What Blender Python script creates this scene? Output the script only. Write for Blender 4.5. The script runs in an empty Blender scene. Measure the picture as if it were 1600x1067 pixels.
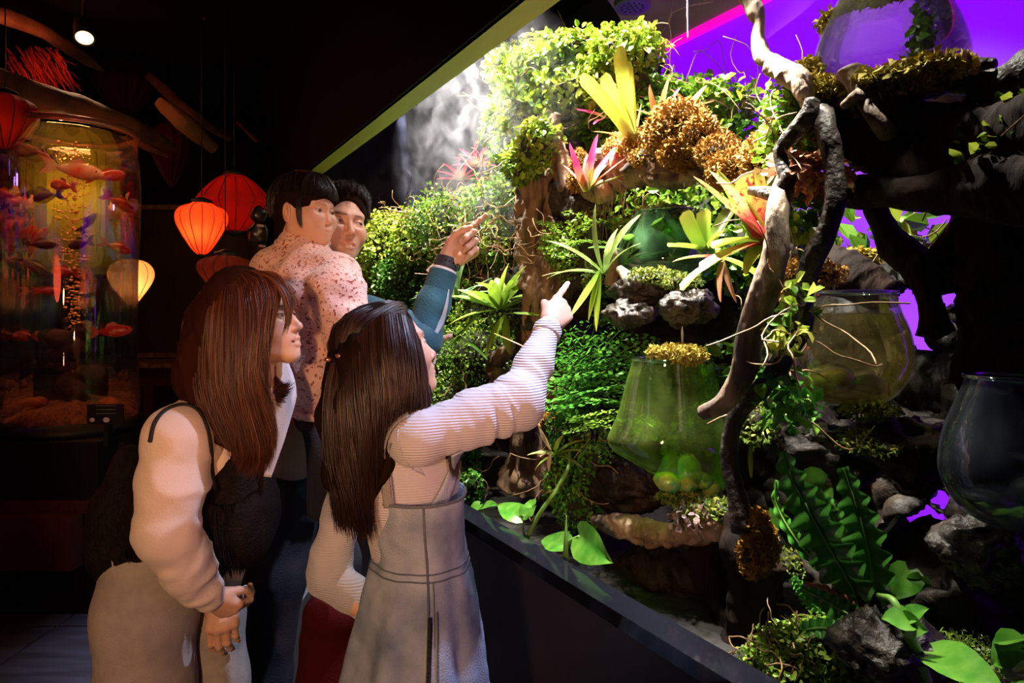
import bpy, math, random
import numpy as np
import openvdb
from mathutils import Vector, Matrix

rng = np.random.default_rng(11)
random.seed(5)
S = bpy.context.scene
COL = S.collection

# ------------------------------------------------------------------ camera, world, lights, exposure
F, CZ, HY = 1067.0, 1.38, 490.0
cam_d = bpy.data.cameras.new('camera')
cam_d.sensor_width = 36.0
cam_d.lens = 24.0075
cam_d.shift_y = -(533.5 - HY) / 1600.0
cam_d.clip_start = 0.02
cam = bpy.data.objects.new('camera', cam_d)
cam.location = (0, 0, CZ)
cam.rotation_euler = (math.pi / 2, 0, 0)
COL.objects.link(cam)
S.camera = cam

X0 = 1.1                                   # the terrarium front: a vertical plane running away to the left
U = np.array([-.4871, .8734, 0.0])         # along the front
N = np.array([.8734, .4871, 0.0])          # into the terrarium
Z = np.array([0, 0, 1.0])
O = np.array([X0, 0, 0.0])

def P(px, py, Y):
    """world point at distance Y seen at (px, py)"""
    return np.array([(px - 800) / F * Y, Y, CZ - (py - HY) / F * Y])

def T(px, py, t):
    """world point t metres behind the terrarium front"""
    a = (px - 800) / F
    return P(px, py, (t + X0 * N[0]) / (N[0] * a + N[1]))

def L(u, t, z):
    """world point from terrarium coordinates"""
    return O + U * u + N * t + Z * z

w = bpy.data.worlds.new('world'); S.world = w; w.use_nodes = True
w.node_tree.nodes['Background'].inputs[0].default_value = (.02, .012, .015, 1)
w.node_tree.nodes['Background'].inputs[1].default_value = .35
S.view_settings.view_transform = 'Standard'
S.view_settings.look = 'None'
S.view_settings.exposure = 0.0
S.view_settings.gamma = 1.0
S.view_settings.use_curve_mapping = False
S.cycles.max_bounces = 8
S.cycles.transparent_max_bounces = 16
S.cycles.sample_clamp_indirect = 4.0
S.cycles.use_denoising = True

def light(kind, name, loc, target, power, color, size=.1, angle=60, blend=.5, size_y=None):
    d = bpy.data.lights.new(name, kind)
    d.energy = power; d.color = color
    if kind == 'AREA':
        d.size = size
        if size_y: d.shape = 'RECTANGLE'; d.size_y = size_y
    else:
        d.shadow_soft_size = size
    if kind == 'SPOT':
        d.spot_size = math.radians(angle); d.spot_blend = blend
    o = bpy.data.objects.new(name, d); COL.objects.link(o)
    o.location = Vector(loc)
    o.rotation_euler = (Vector(target) - Vector(loc)).to_track_quat('-Z', 'Y').to_euler()
    return o

WHITE = (1.0, .97, .86); COOL = (.66, .70, 1.0)
# white lamps hidden above the opening of the terrarium
light('SPOT', 'terrarium_lamp', L(4.0, .22, 2.80), L(4.15, .40, 1.6), 460, WHITE, .03, 78, 1.)
light('SPOT', 'terrarium_lamp', L(3.2, .20, 2.80), L(3.15, .40, 1.6), 460, WHITE, .03, 76, 1.)
light('SPOT', 'terrarium_lamp', L(2.6, .15, 2.95), L(2.55, .45, 2.0), 420, WHITE, .03, 62, .6)
light('SPOT', 'terrarium_lamp', L(2.05, .12, 2.75), L(2.0, .45, 1.6), 380, WHITE, .03, 58, .6)
light('SPOT', 'terrarium_lamp', L(1.80, .06, 2.60), L(1.80, .22, 1.0), 220, WHITE, .03, 50, .6)
light('SPOT', 'terrarium_lamp', L(1.52, .03, 2.15), L(1.36, .13, .85), 190, WHITE, .03, 44, .7)
light('SPOT', 'terrarium_lamp', L(1.72, .10, 2.75), L(1.32, .20, 1.85), 170, WHITE, .03, 28, .5)
light('SPOT', 'terrarium_lamp', L(1.20, .045, 2.236), L(1.33, .11, 1.0), 55, WHITE, .018, 26, .6)
light('SPOT', 'terrarium_lamp', L(2.0, .30, 2.95), L(1.95, .85, 1.85), 260, WHITE, .03, 62, .7)
# cool light spilling forward on to the visitors
light('SPOT', 'terrarium_lamp', L(1.60, .045, 2.236), P(740, 590, 1.38), 130, COOL, .018, 74, .6)
light('SPOT', 'terrarium_lamp', L(2.3, .045, 2.236), P(620, 440, 1.9), 60, (1, .92, .9), .018, 66, .6)
light('SPOT', 'terrarium_lamp', L(1.95, .045, 2.236), L(1.44, .06, 1.35), 120, WHITE, .018, 44, .6)
light('SPOT', 'terrarium_lamp', L(2.25, .045, 2.236), L(1.92, .40, 1.60), 110, WHITE, .018, 44, .6)
# warm room lamps beside the photographer
light('SPOT', 'room_lamp', (-.55, -1.0, 1.55), (-.52, 1.6, 1.18), 140, (1.0, .52, .26), .08, 46, .45)
light('SPOT', 'room_lamp', (.30, .10, 1.15), (-.55, 1.75, 1.35), 34, (1.0, .42, .18), .06, 42, .6)
light('SPOT', 'terrarium_lamp', L(3.3, .045, 2.236), (-.95, 2.9, 0), 260, COOL, .018, 50, .6)
# added red fill for the dim room behind, no fixture stands there
light('POINT', 'red_room_fill', (-2.6, 3.6, 2.7), (0, 0, 0), 10, (1.0, .22, .08), .15)
light('POINT', 'red_room_fill', (-1.9, 1.9, 1.6), (0, 0, 0), 5, (1.0, .10, .04), .15)

# ------------------------------------------------------------------ helpers
ORG = {}

def link(o, parent=None):
    COL.objects.link(o)
    if parent is not None: o.parent = parent
    return o

def tag(o, label=None, cat=None, group=None, kind=None):
    if label: o['label'] = label
    if cat: o['category'] = cat
    if group: o['group'] = group
    if kind: o['kind'] = kind
    return o

def thing(name, loc, label, cat, group=None):
    o = bpy.data.objects.new(name, None)
    o.empty_display_size = .05
    o.location = Vector(loc); link(o)
    ORG[o.name] = np.array(loc, float)
    return tag(o, label, cat, group)

def mesh(name, V, faces, mat, parent=None, smooth=True, attrs=None, stuff=False, label=None):
    """V (n,3) in world coordinates; faces: list of index arrays (k,3) or (k,4)"""
    V = np.asarray(V, np.float32)
    org = ORG[parent.name] if parent is not None else None
    if parent is None:
        org = np.array([V[:, 0].mean(), V[:, 1].mean(), V[:, 2].min()])
    me = bpy.data.meshes.new(name)
    if not isinstance(faces, (list, tuple)): faces = [faces]
    faces = [np.asarray(f, np.int32) for f in faces if len(f)]
    nl = sum(f.size for f in faces); nf = sum(len(f) for f in faces)
    me.vertices.add(len(V)); me.loops.add(nl); me.polygons.add(nf)
    me.vertices.foreach_set('co', (V - org.astype(np.float32)).ravel())
    me.loops.foreach_set('vertex_index', np.concatenate([f.ravel() for f in faces]))
    tot = np.concatenate([np.full(len(f), f.shape[1], np.int32) for f in faces])
    st = np.concatenate([[0], np.cumsum(tot)[:-1]]).astype(np.int32)
    me.polygons.foreach_set('loop_start', st)
    me.polygons.foreach_set('loop_total', tot)
    me.polygons.foreach_set('use_smooth', np.full(nf, smooth, bool))
    me.update(calc_edges=True); me.validate()
    for k, a in (attrs or {}).items():
        a = np.asarray(a, np.float32)
        if a.ndim == 1:
            at = me.attributes.new(k, 'FLOAT', 'POINT'); at.data.foreach_set('value', a)
        else:
            at = me.attributes.new(k, 'FLOAT_COLOR', 'POINT')
            at.data.foreach_set('color', np.concatenate([a, np.ones((len(a), 1), np.float32)], 1).ravel())
    me.materials.append(mat)
    o = bpy.data.objects.new(name, me)
    if parent is None: o.location = Vector(org)
    link(o, parent)
    ORG[o.name] = org
    if stuff: o['kind'] = 'stuff'
    if label: o['label'] = label
    return o

# ---- materials
def mat(name, col, rough=.6, metal=0., col2=None, nscale=8., bump=0., bscale=40., spec=.5, trans=0.,
        attr=None, ramp=None, emit=None, estr=0., coat=0., sheen=0., stretch=(1, 1, 1), colattr=None, contrast=(.35, .65), sss=0.):
    m = bpy.data.materials.new(name); m.use_nodes = True
    nt = m.node_tree; n = nt.nodes; l = nt.links
    b = n['Principled BSDF']
    b.inputs['Roughness'].default_value = rough
    b.inputs['Metallic'].default_value = metal
    b.inputs['Specular IOR Level'].default_value = spec
    b.inputs['Base Color'].default_value = (*col, 1)
    if coat: b.inputs['Coat Weight'].default_value = coat
    if sheen: b.inputs['Sheen Weight'].default_value = sheen
    if sss:
        b.inputs['Subsurface Weight'].default_value = sss
        b.inputs['Subsurface Radius'].default_value = (.02, .006, .003)
        b.inputs['Subsurface Scale'].default_value = .5
    tc = n.new('ShaderNodeTexCoord'); mp = n.new('ShaderNodeMapping')
    mp.inputs['Scale'].default_value = stretch
    l.new(tc.outputs['Object'], mp.inputs['Vector'])
    src = None
    if colattr:
        a = n.new('ShaderNodeAttribute'); a.attribute_name = colattr
        src = a.outputs['Color']
    if ramp:
        cr = n.new('ShaderNodeValToRGB'); e = cr.color_ramp.elements
        while len(e) < len(ramp): e.new(.5)
        for i, (p, c) in enumerate(ramp): e[i].position = p; e[i].color = (*c, 1)
        a = n.new('ShaderNodeAttribute'); a.attribute_name = attr
        l.new(a.outputs['Fac'], cr.inputs[0]); src = cr.outputs[0]
    if col2 is not None:
        nz = n.new('ShaderNodeTexNoise'); nz.inputs['Scale'].default_value = nscale
        nz.inputs['Detail'].default_value = 6
        l.new(mp.outputs[0], nz.inputs['Vector'])
        mr = n.new('ShaderNodeMapRange'); mr.inputs[1].default_value = contrast[0]; mr.inputs[2].default_value = contrast[1]
        l.new(nz.outputs['Fac'], mr.inputs[0])
        mx = n.new('ShaderNodeMix'); mx.data_type = 'RGBA'
        mx.inputs['B'].default_value = (*col2, 1)
        if src: l.new(src, mx.inputs['A'])
        else: mx.inputs['A'].default_value = (*col, 1)
        l.new(mr.outputs[0], mx.inputs['Factor']); src = mx.outputs['Result']
    if src: l.new(src, b.inputs['Base Color'])
    if bump:
        nz = n.new('ShaderNodeTexNoise'); nz.inputs['Scale'].default_value = bscale
        nz.inputs['Detail'].default_value = 5
        l.new(mp.outputs[0], nz.inputs['Vector'])
        bp = n.new('ShaderNodeBump'); bp.inputs['Strength'].default_value = bump; bp.inputs['Distance'].default_value = .01
        l.new(nz.outputs['Fac'], bp.inputs['Height']); l.new(bp.outputs[0], b.inputs['Normal'])
    if emit is not None:
        b.inputs['Emission Color'].default_value = (*emit, 1); b.inputs['Emission Strength'].default_value = estr
    if trans:
        tr = n.new('ShaderNodeBsdfTranslucent'); ms = n.new('ShaderNodeMixShader'); ms.inputs[0].default_value = trans
        if src: l.new(src, tr.inputs[0])
        else: tr.inputs[0].default_value = (*col, 1)
        l.new(b.outputs[0], ms.inputs[1]); l.new(tr.outputs[0], ms.inputs[2])
        l.new(ms.outputs[0], n['Material Output'].inputs[0])
    return m

def glass_mat(name, tint=(1, 1, 1), gloss=1.0, edge=.5, rough=.03, film=0., fcol=(1, 1, 1)):
    """thin pane: straight-through tint plus a mirror coat that grows at grazing angles"""
    m = bpy.data.materials.new(name); m.use_nodes = True
    n = m.node_tree.nodes; l = m.node_tree.links; n.clear()
    o = n.new('ShaderNodeOutputMaterial'); t = n.new('ShaderNodeBsdfTransparent'); g = n.new('ShaderNodeBsdfGlossy')
    t.inputs[0].default_value = (*tint, 1); g.inputs['Roughness'].default_value = rough
    g.inputs[0].default_value = (gloss, gloss, gloss, 1)
    lw = n.new('ShaderNodeLayerWeight'); lw.inputs[0].default_value = edge
    mx = n.new('ShaderNodeMixShader')
    mu = n.new('ShaderNodeMath'); mu.operation = 'MULTIPLY_ADD'; mu.inputs[1].default_value = .75; mu.inputs[2].default_value = .04
    l.new(lw.outputs['Fresnel'], mu.inputs[0]); l.new(mu.outputs[0], mx.inputs[0])
    l.new(t.outputs[0], mx.inputs[1]); l.new(g.outputs[0], mx.inputs[2]); l.new(mx.outputs[0], o.inputs[0])
    if film:      # algae and condensation on the pane, also standing in for scattered light
        tl = n.new('ShaderNodeBsdfTranslucent'); df = n.new('ShaderNodeBsdfDiffuse'); ad = n.new('ShaderNodeMixShader'); ad.inputs[0].default_value = .4
        tl.inputs[0].default_value = (*fcol, 1); df.inputs[0].default_value = (*fcol, 1)
        l.new(tl.outputs[0], ad.inputs[1]); l.new(df.outputs[0], ad.inputs[2])
        tc = n.new('ShaderNodeTexCoord'); mp = n.new('ShaderNodeMapping'); mp.inputs['Scale'].default_value = (1, 1, .35); nz = n.new('ShaderNodeTexNoise')
        nz.inputs['Scale'].default_value = 16; nz.inputs['Detail'].default_value = 7
        l.new(tc.outputs['Object'], mp.inputs[0]); l.new(mp.outputs[0], nz.inputs['Vector'])
        mr = n.new('ShaderNodeMapRange'); mr.inputs[1].default_value = .35; mr.inputs[2].default_value = .75; mr.inputs[3].default_value = film * .35; mr.inputs[4].default_value = film * 2
        l.new(nz.outputs['Fac'], mr.inputs[0]); m2 = n.new('ShaderNodeMixShader')
        l.new(mr.outputs[0], m2.inputs[0]); l.new(mx.outputs[0], m2.inputs[1]); l.new(ad.outputs[0], m2.inputs[2]); l.new(m2.outputs[0], o.inputs[0])
    return m

def water_mat(name, tint, mix=.5, ior=1.33):
    """body of water: half bends light, half passes it straight on"""
    m = bpy.data.materials.new(name); m.use_nodes = True
    n = m.node_tree.nodes; l = m.node_tree.links; n.clear()
    o = n.new('ShaderNodeOutputMaterial'); t = n.new('ShaderNodeBsdfTransparent'); g = n.new('ShaderNodeBsdfGlass')
    t.inputs[0].default_value = (*tint, 1); g.inputs[0].default_value = (*tint, 1)
    g.inputs['IOR'].default_value = ior; g.inputs['Roughness'].default_value = 0.0
    mx = n.new('ShaderNodeMixShader'); mx.inputs[0].default_value = mix
    l.new(t.outputs[0], mx.inputs[1]); l.new(g.outputs[0], mx.inputs[2]); l.new(mx.outputs[0], o.inputs[0])
    return m

# ---- numeric helpers
def unit(v):
    v = np.asarray(v, float); return v / (np.linalg.norm(v, axis=-1, keepdims=True) + 1e-12)

_perm = np.random.default_rng(3).random(4096)
def vnoise(p):
    """value noise, 0..1, p (n,3)"""
    p = np.asarray(p, float); i = np.floor(p).astype(np.int64); f = p - i; f = f * f * (3 - 2 * f)
    r = 0
    for dx in (0, 1):
        for dy in (0, 1):
            for dz in (0, 1):
                h = ((i[:, 0] + dx) * 73856093 ^ (i[:, 1] + dy) * 19349663 ^ (i[:, 2] + dz) * 83492791) & 4095
                wgt = (f[:, 0] if dx else 1 - f[:, 0]) * (f[:, 1] if dy else 1 - f[:, 1]) * (f[:, 2] if dz else 1 - f[:, 2])
                r = r + wgt * _perm[h]
    return r

def fbm(p, o=3):
    r = 0; a = .5
    for k in range(o):
        r = r + a * (vnoise(np.asarray(p) * 2 ** k + 17 * k) - .5); a *= .5
    return r

def resample(pts, n):
    """Catmull-Rom through the points (m,d) to n points"""
    p = np.asarray(pts, float); m = len(p)
    if m == 2: return p[0] + (p[1] - p[0]) * np.linspace(0, 1, n)[:, None]
    q = np.vstack([2 * p[0] - p[1], p, 2 * p[-1] - p[-2]])
    seg = np.linalg.norm(np.diff(p[:, :3], axis=0), axis=1); c = np.concatenate([[0], np.cumsum(seg)])
    s = np.linspace(0, c[-1], n); k = np.clip(np.searchsorted(c, s, side='right') - 1, 0, m - 2)
    t = ((s - c[k]) / (seg[k] + 1e-9))[:, None]
    a, b, d, e = q[k], q[k + 1], q[k + 2], q[k + 3]
    return .5 * (2 * b + (d - a) * t + (2 * a - 5 * b + 4 * d - e) * t ** 2 + (3 * b - a - 3 * d + e) * t ** 3)

def frames(C):
    Tn = unit(np.gradient(C, axis=0))
    up = np.array([0, 0, 1.0]) if abs(Tn[0][2]) < .9 else np.array([0, 1.0, 0])
    A = np.zeros_like(C); a = unit(np.cross(up, Tn[0]))
    for i in range(len(C)):
        a = unit(a - np.dot(a, Tn[i]) * Tn[i]); A[i] = a
    return Tn, A, np.cross(Tn, A)

def tube_geo(path, rad, n=40, seg=10, rough=0., ridges=0., nf=18., flat=1.0, closed=True, zs=1.0):
    """swept tube, rad list or scalar, knobbly when rough; returns V, [quads, tris]"""
    rad = np.full(len(path), rad) if np.isscalar(rad) else np.asarray(rad, float)
    R = resample(np.column_stack([path, rad]), n)
    C, r = R[:, :3], np.maximum(R[:, 3], 1e-4)
    Tn, A, B = frames(C)
    th = np.linspace(0, 2 * np.pi, seg, endpoint=False)
    rr = np.repeat(r[:, None], seg, 1)
    dirs = A[:, None] * np.cos(th)[None, :, None] + B[:, None] * (np.sin(th) * flat)[None, :, None]
    V = C[:, None] + dirs * rr[..., None]
    if rough or ridges:
        q = V.reshape(-1, 3)
        d = fbm(q * nf * np.array([1, 1, zs]), 3) * 2 * rough
        if ridges:
            ph = np.tile(th, n); along = np.repeat(np.arange(n) / n, seg)
            k = np.column_stack([np.cos(ph) * 3.2, np.sin(ph) * 3.2, along * n * .06])
            d = d + ridges * (np.abs(fbm(k * 1.0, 3)) * -3 + .4)
        V = V + dirs * (rr * d.reshape(n, seg))[..., None]
    V = V.reshape(-1, 3)
    i = np.arange(n - 1)[:, None] * seg; j = np.arange(seg)[None]; j2 = (j + 1) % seg
    Q = np.stack([i + j, i + j2, i + seg + j2, i + seg + j], -1).reshape(-1, 4)
    fs = [Q]
    if closed:
        V = np.vstack([V, C[0] - Tn[0] * r[0] * .4, C[-1] + Tn[-1] * r[-1] * .4])
        a = len(V) - 2; j = np.arange(seg); j2 = (j + 1) % seg; e = (n - 1) * seg
        fs.append(np.vstack([np.stack([np.full(seg, a), j2, j], -1), np.stack([np.full(seg, a + 1), e + j, e + j2], -1)]))
    return V, fs

def join(parts):
    """[(V, [faces])...] into one"""
    Vs, fd, off = [], {}, 0
    for V, fs in parts:
        Vs.append(V)
        for f in fs:
            fd.setdefault(f.shape[1], []).append(f + off)
        off += len(V)
    return np.vstack(Vs), [np.vstack(v) for v in fd.values()]

def box_geo(c, ax, ay, az):
    """box from centre and three half-axis vectors"""
    c, ax, ay, az = map(np.asarray, (c, ax, ay, az))
    V = np.array([c + i * ax + j * ay + k * az for i in (-1, 1) for j in (-1, 1) for k in (-1, 1)])
    q = np.array([[0, 1, 3, 2], [4, 6, 7, 5], [0, 4, 5, 1], [2, 3, 7, 6], [0, 2, 6, 4], [1, 5, 7, 3]])
    if np.dot(np.cross(ax, ay), az) < 0: q = q[:, ::-1]
    return V, [q]

def tbox(u0, u1, t0, t1, z0, z1):
    return box_geo(L((u0 + u1) / 2, (t0 + t1) / 2, (z0 + z1) / 2), U * (u1 - u0) / 2, N * (t1 - t0) / 2, Z * (z1 - z0) / 2)

def lathe_geo(c, prof, seg=48, axis=(0, 0, 1), scale=(1, 1), warp=None):
    """prof [(r,z)...] around axis at c"""
    prof = resample(np.array([(r, z, 0) for r, z in prof]), len(prof) * 5)[:, :2] if len(prof) < 20 else np.array(prof)
    a = unit(axis); e1 = unit(np.cross([0, 1.0, 0], a)); e2 = np.cross(a, e1)
    th = np.linspace(0, 2 * np.pi, seg, endpoint=False); n = len(prof)
    r = np.abs(prof[:, 0])
    lx = (r[:, None] * np.cos(th)).ravel() * scale[0]; ly = (r[:, None] * np.sin(th)).ravel() * scale[1]
    lz = np.repeat(prof[:, 1], seg)
    if warp: lx, ly, lz = warp(lx, ly, lz)
    V = np.asarray(c) + lx[:, None] * e1 + ly[:, None] * e2 + lz[:, None] * a
    i = np.arange(n - 1)[:, None] * seg; j = np.arange(seg)[None]; j2 = (j + 1) % seg
    return V, [np.stack([i + j, i + j2, i + seg + j2, i + seg + j], -1).reshape(-1, 4)]

def ell_geo(c, r, seg=16, ring=10, R=None, rough=0., nf=10.):
    th = np.linspace(0, 2 * np.pi, seg, endpoint=False); ph = np.linspace(-np.pi / 2, np.pi / 2, ring)
    D = np.stack([np.cos(ph)[:, None] * np.cos(th), np.cos(ph)[:, None] * np.sin(th), np.sin(ph)[:, None] * np.ones(seg)], -1).reshape(-1, 3)
    V = D * np.asarray(r)
    if R is not None: V = V @ np.asarray(R).T
    V = V + np.asarray(c)
    if rough: V = V + D * (fbm(V * nf, 3) * rough * 2)[:, None] * np.mean(r)
    i = np.arange(ring - 1)[:, None] * seg; j = np.arange(seg)[None]; j2 = (j + 1) % seg
    return V, [np.stack([i + j, i + j2, i + seg + j2, i + seg + j], -1).reshape(-1, 4)]

# ---- signed distance modelling
class SDF:
    def __init__(s, lo, hi, h):
        s.lo = np.asarray(lo, float); s.h = h
        s.n = np.ceil((np.asarray(hi) - s.lo) / h).astype(int) + 1
        s.d = np.full(s.n, .2, np.float32)
    def _sub(s, lo, hi, pad):
        a = np.clip(np.floor((lo - pad - s.lo) / s.h).astype(int), 0, s.n - 1)
        b = np.clip(np.ceil((hi + pad - s.lo) / s.h).astype(int) + 1, 1, s.n)
        b = np.maximum(b, a + 1)
        ax = [(s.lo[i] + s.h * np.arange(a[i], b[i])).astype(np.float32) for i in range(3)]
        G = np.meshgrid(*ax, indexing='ij')
        return (slice(a[0], b[0]), slice(a[1], b[1]), slice(a[2], b[2])), G
    def _put(s, sl, d, k, op):
        o = s.d[sl]
        if op == 'add':
            if k > 0:
                h = np.clip(.5 + .5 * (o - d) / k, 0, 1); s.d[sl] = o * (1 - h) + d * h - k * h * (1 - h)
            else: s.d[sl] = np.minimum(o, d)
        else:
            d = -d
            if k > 0:
                h = np.clip(.5 - .5 * (o - d) / k, 0, 1); s.d[sl] = o * (1 - h) + d * h + k * h * (1 - h)
            else: s.d[sl] = np.maximum(o, d)
    def cap(s, a, b, ra, rb=None, k=.01, op='add'):
        rb = ra if rb is None else rb
        a = np.asarray(a, float); b = np.asarray(b, float)
        m = max(ra, rb); sl, G = s._sub(np.minimum(a, b) - m, np.maximum(a, b) + m, k + 4 * s.h)
        ba = b - a; L2 = float(ba @ ba) + 1e-12
        pa = [G[i] - np.float32(a[i]) for i in range(3)]
        t = np.clip((pa[0] * ba[0] + pa[1] * ba[1] + pa[2] * ba[2]) / L2, 0, 1)
        d = np.sqrt(sum((pa[i] - t * ba[i]) ** 2 for i in range(3))) - (ra + (rb - ra) * t)
        s._put(sl, d.astype(np.float32), k, op); return s
    def chain(s, pts, rad, k=.01):
        rad = [rad] * len(pts) if np.isscalar(rad) else rad
        for i in range(len(pts) - 1): s.cap(pts[i], pts[i + 1], rad[i], rad[i + 1], k)
        return s
    def ell(s, c, r, R=None, k=.01, op='add'):
        c = np.asarray(c, float); r = np.asarray(r, float) * np.ones(3); m = r.max()
        sl, G = s._sub(c - m, c + m, k + 4 * s.h)
        p = np.stack([G[i] - np.float32(c[i]) for i in range(3)], -1)
        if R is not None: p = p @ np.asarray(R, np.float32)
        q0 = np.linalg.norm(p / r, axis=-1); q1 = np.linalg.norm(p / (r * r), axis=-1)
        d = q0 * (q0 - 1) / np.maximum(q1, 1e-6)
        d = np.where(q0 < 1e-3, -r.min(), d)
        s._put(sl, d.astype(np.float32), k, op); return s
    def smooth(s, n=1):
        for _ in range(n):
            for ax in range(3):
                a = np.roll(s.d, 1, ax); b = np.roll(s.d, -1, ax); s.d = (a + 2 * s.d + b) * .25
        return s
    def geo(s, iso=0.):
        g = openvdb.FloatGrid(background=.2)
        g.copyFromArray(np.ascontiguousarray(s.d))
        v, q = g.convertToQuads(isovalue=iso)
        return v * s.h + s.lo, q.astype(np.int64)

from mathutils.bvhtree import BVHTree
def surf(objs, px, py, off=.003):
    """nearest point of the given meshes along the line of sight through (px, py), lifted by off"""
    best = None
    for o in objs:
        if 'bvh' not in _BV.setdefault(o.name, {}):
            me = o.data; v = [x.co + Vector(ORG[o.name]) for x in me.vertices]
            _BV[o.name]['bvh'] = BVHTree.FromPolygons(v, [tuple(p.vertices) for p in me.polygons])
        c = Vector((0, 0, CZ)); d = (Vector(P(px, py, 1.0)) - c).normalized()
        h = _BV[o.name]['bvh'].ray_cast(c, d)
        if h[0] is not None and (best is None or h[3] < best[1]):
            n = h[1] if h[1].dot(d) < 0 else -h[1]; best = (h[0] + n * off, h[3], n)
    return (np.array(best[0]), np.array(best[2])) if best else (None, None)
_BV = {}
def vnormals(V, Q):
    fn = np.cross(V[Q[:, 2]] - V[Q[:, 0]], V[Q[:, 3 if Q.shape[1] > 3 else 1]] - V[Q[:, 1 if Q.shape[1] > 3 else 0]])
    nn = np.zeros_like(V)
    for k in range(Q.shape[1]): np.add.at(nn, Q[:, k], fn)
    return unit(nn)

def wrinkle(V, Q, dirv, freq, amp, along=.25, seed=0):
    """fold a cloth surface: ridges that run across dirv"""
    nn = vnormals(V, Q); d = unit(dirv)
    s = V @ d
    perp = V - s[:, None] * d
    q = np.column_stack([s * freq, perp[:, 0] * freq * along + 5, (perp[:, 1] + perp[:, 2]) * freq * along + seed])
    r = 1 - np.abs(fbm(q, 2) * 4)
    return V + nn * (amp * r)[:, None]

# ---- leaves
def leafset(pts, dirs, nrm, size, shape='oval', width=1., fold=.12):
    """many small leaves in one mesh: (n,3) bases, directions, normals and (n,) sizes"""
    n = len(pts)
    if shape == 'oval':
        t = np.array([(0, 0, 0), (.35, .33, 1), (.75, .28, 1), (1, 0, -.3), (.75, -.28, 1), (.35, -.33, 1)])
        f = np.array([(0, 1, 2, 3), (0, 3, 4, 5)])
    elif shape == 'needle':
        t = np.array([(0, .12, 0), (0, -.12, 0), (.6, 0, .6), (1, 0, -.5)]); f = np.array([(0, 1, 2), (2, 1, 3), (0, 2, 3)])
    else:   # diamond
        t = np.array([(0, 0, 0), (.5, .3, .6), (1, 0, 0), (.5, -.3, .6)]); f = np.array([(0, 1, 2, 3)])
    d = unit(dirs); nn = unit(nrm - (nrm * d).sum(1)[:, None] * d); s = np.cross(nn, d)
    V = (pts[:, None] + size[:, None, None] * (d[:, None] * t[None, :, :1] + s[:, None] * t[None, :, 1:2] * width + nn[:, None] * t[None, :, 2:3] * fold)).reshape(-1, 3)
    fs = (f[None] + (np.arange(n) * len(t))[:, None, None]).reshape(-1, f.shape[1])
    return V, [fs], len(t)

def rdir(n, r=None):
    r = r or rng
    return unit(r.normal(size=(n, 3)))

def blob_points(ells, n, shell=(.72, 1.06)):
    """points near the surface of a union of ellipsoids [(centre, radii)...] with outward normals"""
    C = np.array([e[0] for e in ells]); R = np.array([np.ones(3) * e[1] for e in ells])
    A = (R ** 2).mean(1); k = rng.choice(len(ells), size=n * 2, p=A / A.sum())
    D = rdir(n * 2); rr = rng.uniform(shell[0], shell[1], n * 2)[:, None]
    p = C[k] + D * R[k] * rr
    p = p + D * (R[k].mean(1) * fbm(p * 11, 2) * 1.1)[:, None]
    keep = np.ones(len(p), bool)
    for c, r in zip(C, R):
        keep &= ~((((p - c) / (r * shell[0] * .97)) ** 2).sum(1) < 1)
    p = p[keep][:n]; D = unit(D / R[k])[keep][:n]
    return p, D

def strap_geo(base, d, up, Ln, W, droop=.3, fold=.15, n=10, profile=None, curl=0., wave=0., twist=0.):
    """long leaf bending under its weight; returns V, faces, t along"""
    d = unit(d); up = unit(up); side = unit(np.cross(d, up))
    s = np.linspace(0, 1, n); ang = -droop * s * 1.6 + curl * s ** 2
    step = Ln / (n - 1); C = [np.asarray(base, float)]
    upv = np.cross(side, d)
    for k in range(1, n):
        a = ang[k]; C.append(C[-1] + step * (d * math.cos(a) + upv * math.sin(a)))
    C = np.array(C); Tn = unit(np.gradient(C, axis=0)); Nn = unit(np.cross(side, Tn))
    prof = profile(s) if profile else np.sin(np.pi * (s * .9 + .08)) ** .6
    wv = wave * np.sin(s * 40)
    cols = np.array([-1, -.5, 0, .5, 1]); hz = np.array([1, .35, 0, .35, 1]) * fold
    sd = side[None] * math.cos(twist) + Nn * math.sin(twist)
    V = C[:, None] + sd[:, None] * (cols[None] * (prof * W)[:, None])[..., None] + Nn[:, None] * ((hz[None] + (np.abs(cols) * 1.0)[None] * wv[:, None] * np.sign(cols)[None]) * (prof * W)[:, None] + 0)[..., None]
    V = V.reshape(-1, 3); i = np.arange(n - 1)[:, None] * 5; j = np.arange(4)[None]
    Q = np.stack([i + j, i + j + 1, i + 6 + j, i + 5 + j], -1).reshape(-1, 4)
    return V, [Q], np.repeat(s, 5)
# ------------------------------------------------------------------ the room
black = mat('black_paint', (.004, .0035, .004), .85, spec=.1)
m_floor = mat('floor_tiles', (.035, .036, .05), .55, col2=(.075, .075, .10), nscale=3, bump=.3, bscale=150, stretch=(1, 8, 1))
m_wall = mat('dark_red_wall', (.035, .010, .008), .8, col2=(.02, .006, .006), nscale=4)
m_plinth = mat('plinth_panel', (.018, .014, .021), .5, col2=(.022, .017, .026), nscale=300, bump=.1, bscale=400)
m_ledge = mat('polished_black_stone', (.005, .005, .008), .08, spec=.45, col2=(.05, .05, .07), nscale=420, contrast=(.70, .74))
m_soffit = mat('soffit_bounce_green', (.34, .40, .12), .55)  # olive holds the green light bounced up from the terrarium

def setting(name, geo, m, **k):
    o = mesh(name, *geo, m, smooth=False, **k); o['kind'] = 'structure'; return o

def wbox(x0, x1, y0, y1, z0, z1):
    return box_geo(((x0 + x1) / 2, (y0 + y1) / 2, (z0 + z1) / 2), ((x1 - x0) / 2, 0, 0), (0, (y1 - y0) / 2, 0), (0, 0, (z1 - z0) / 2))

fl = setting('floor', wbox(-5, 4.5, -3, 8, -.1, 0), black)
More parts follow.
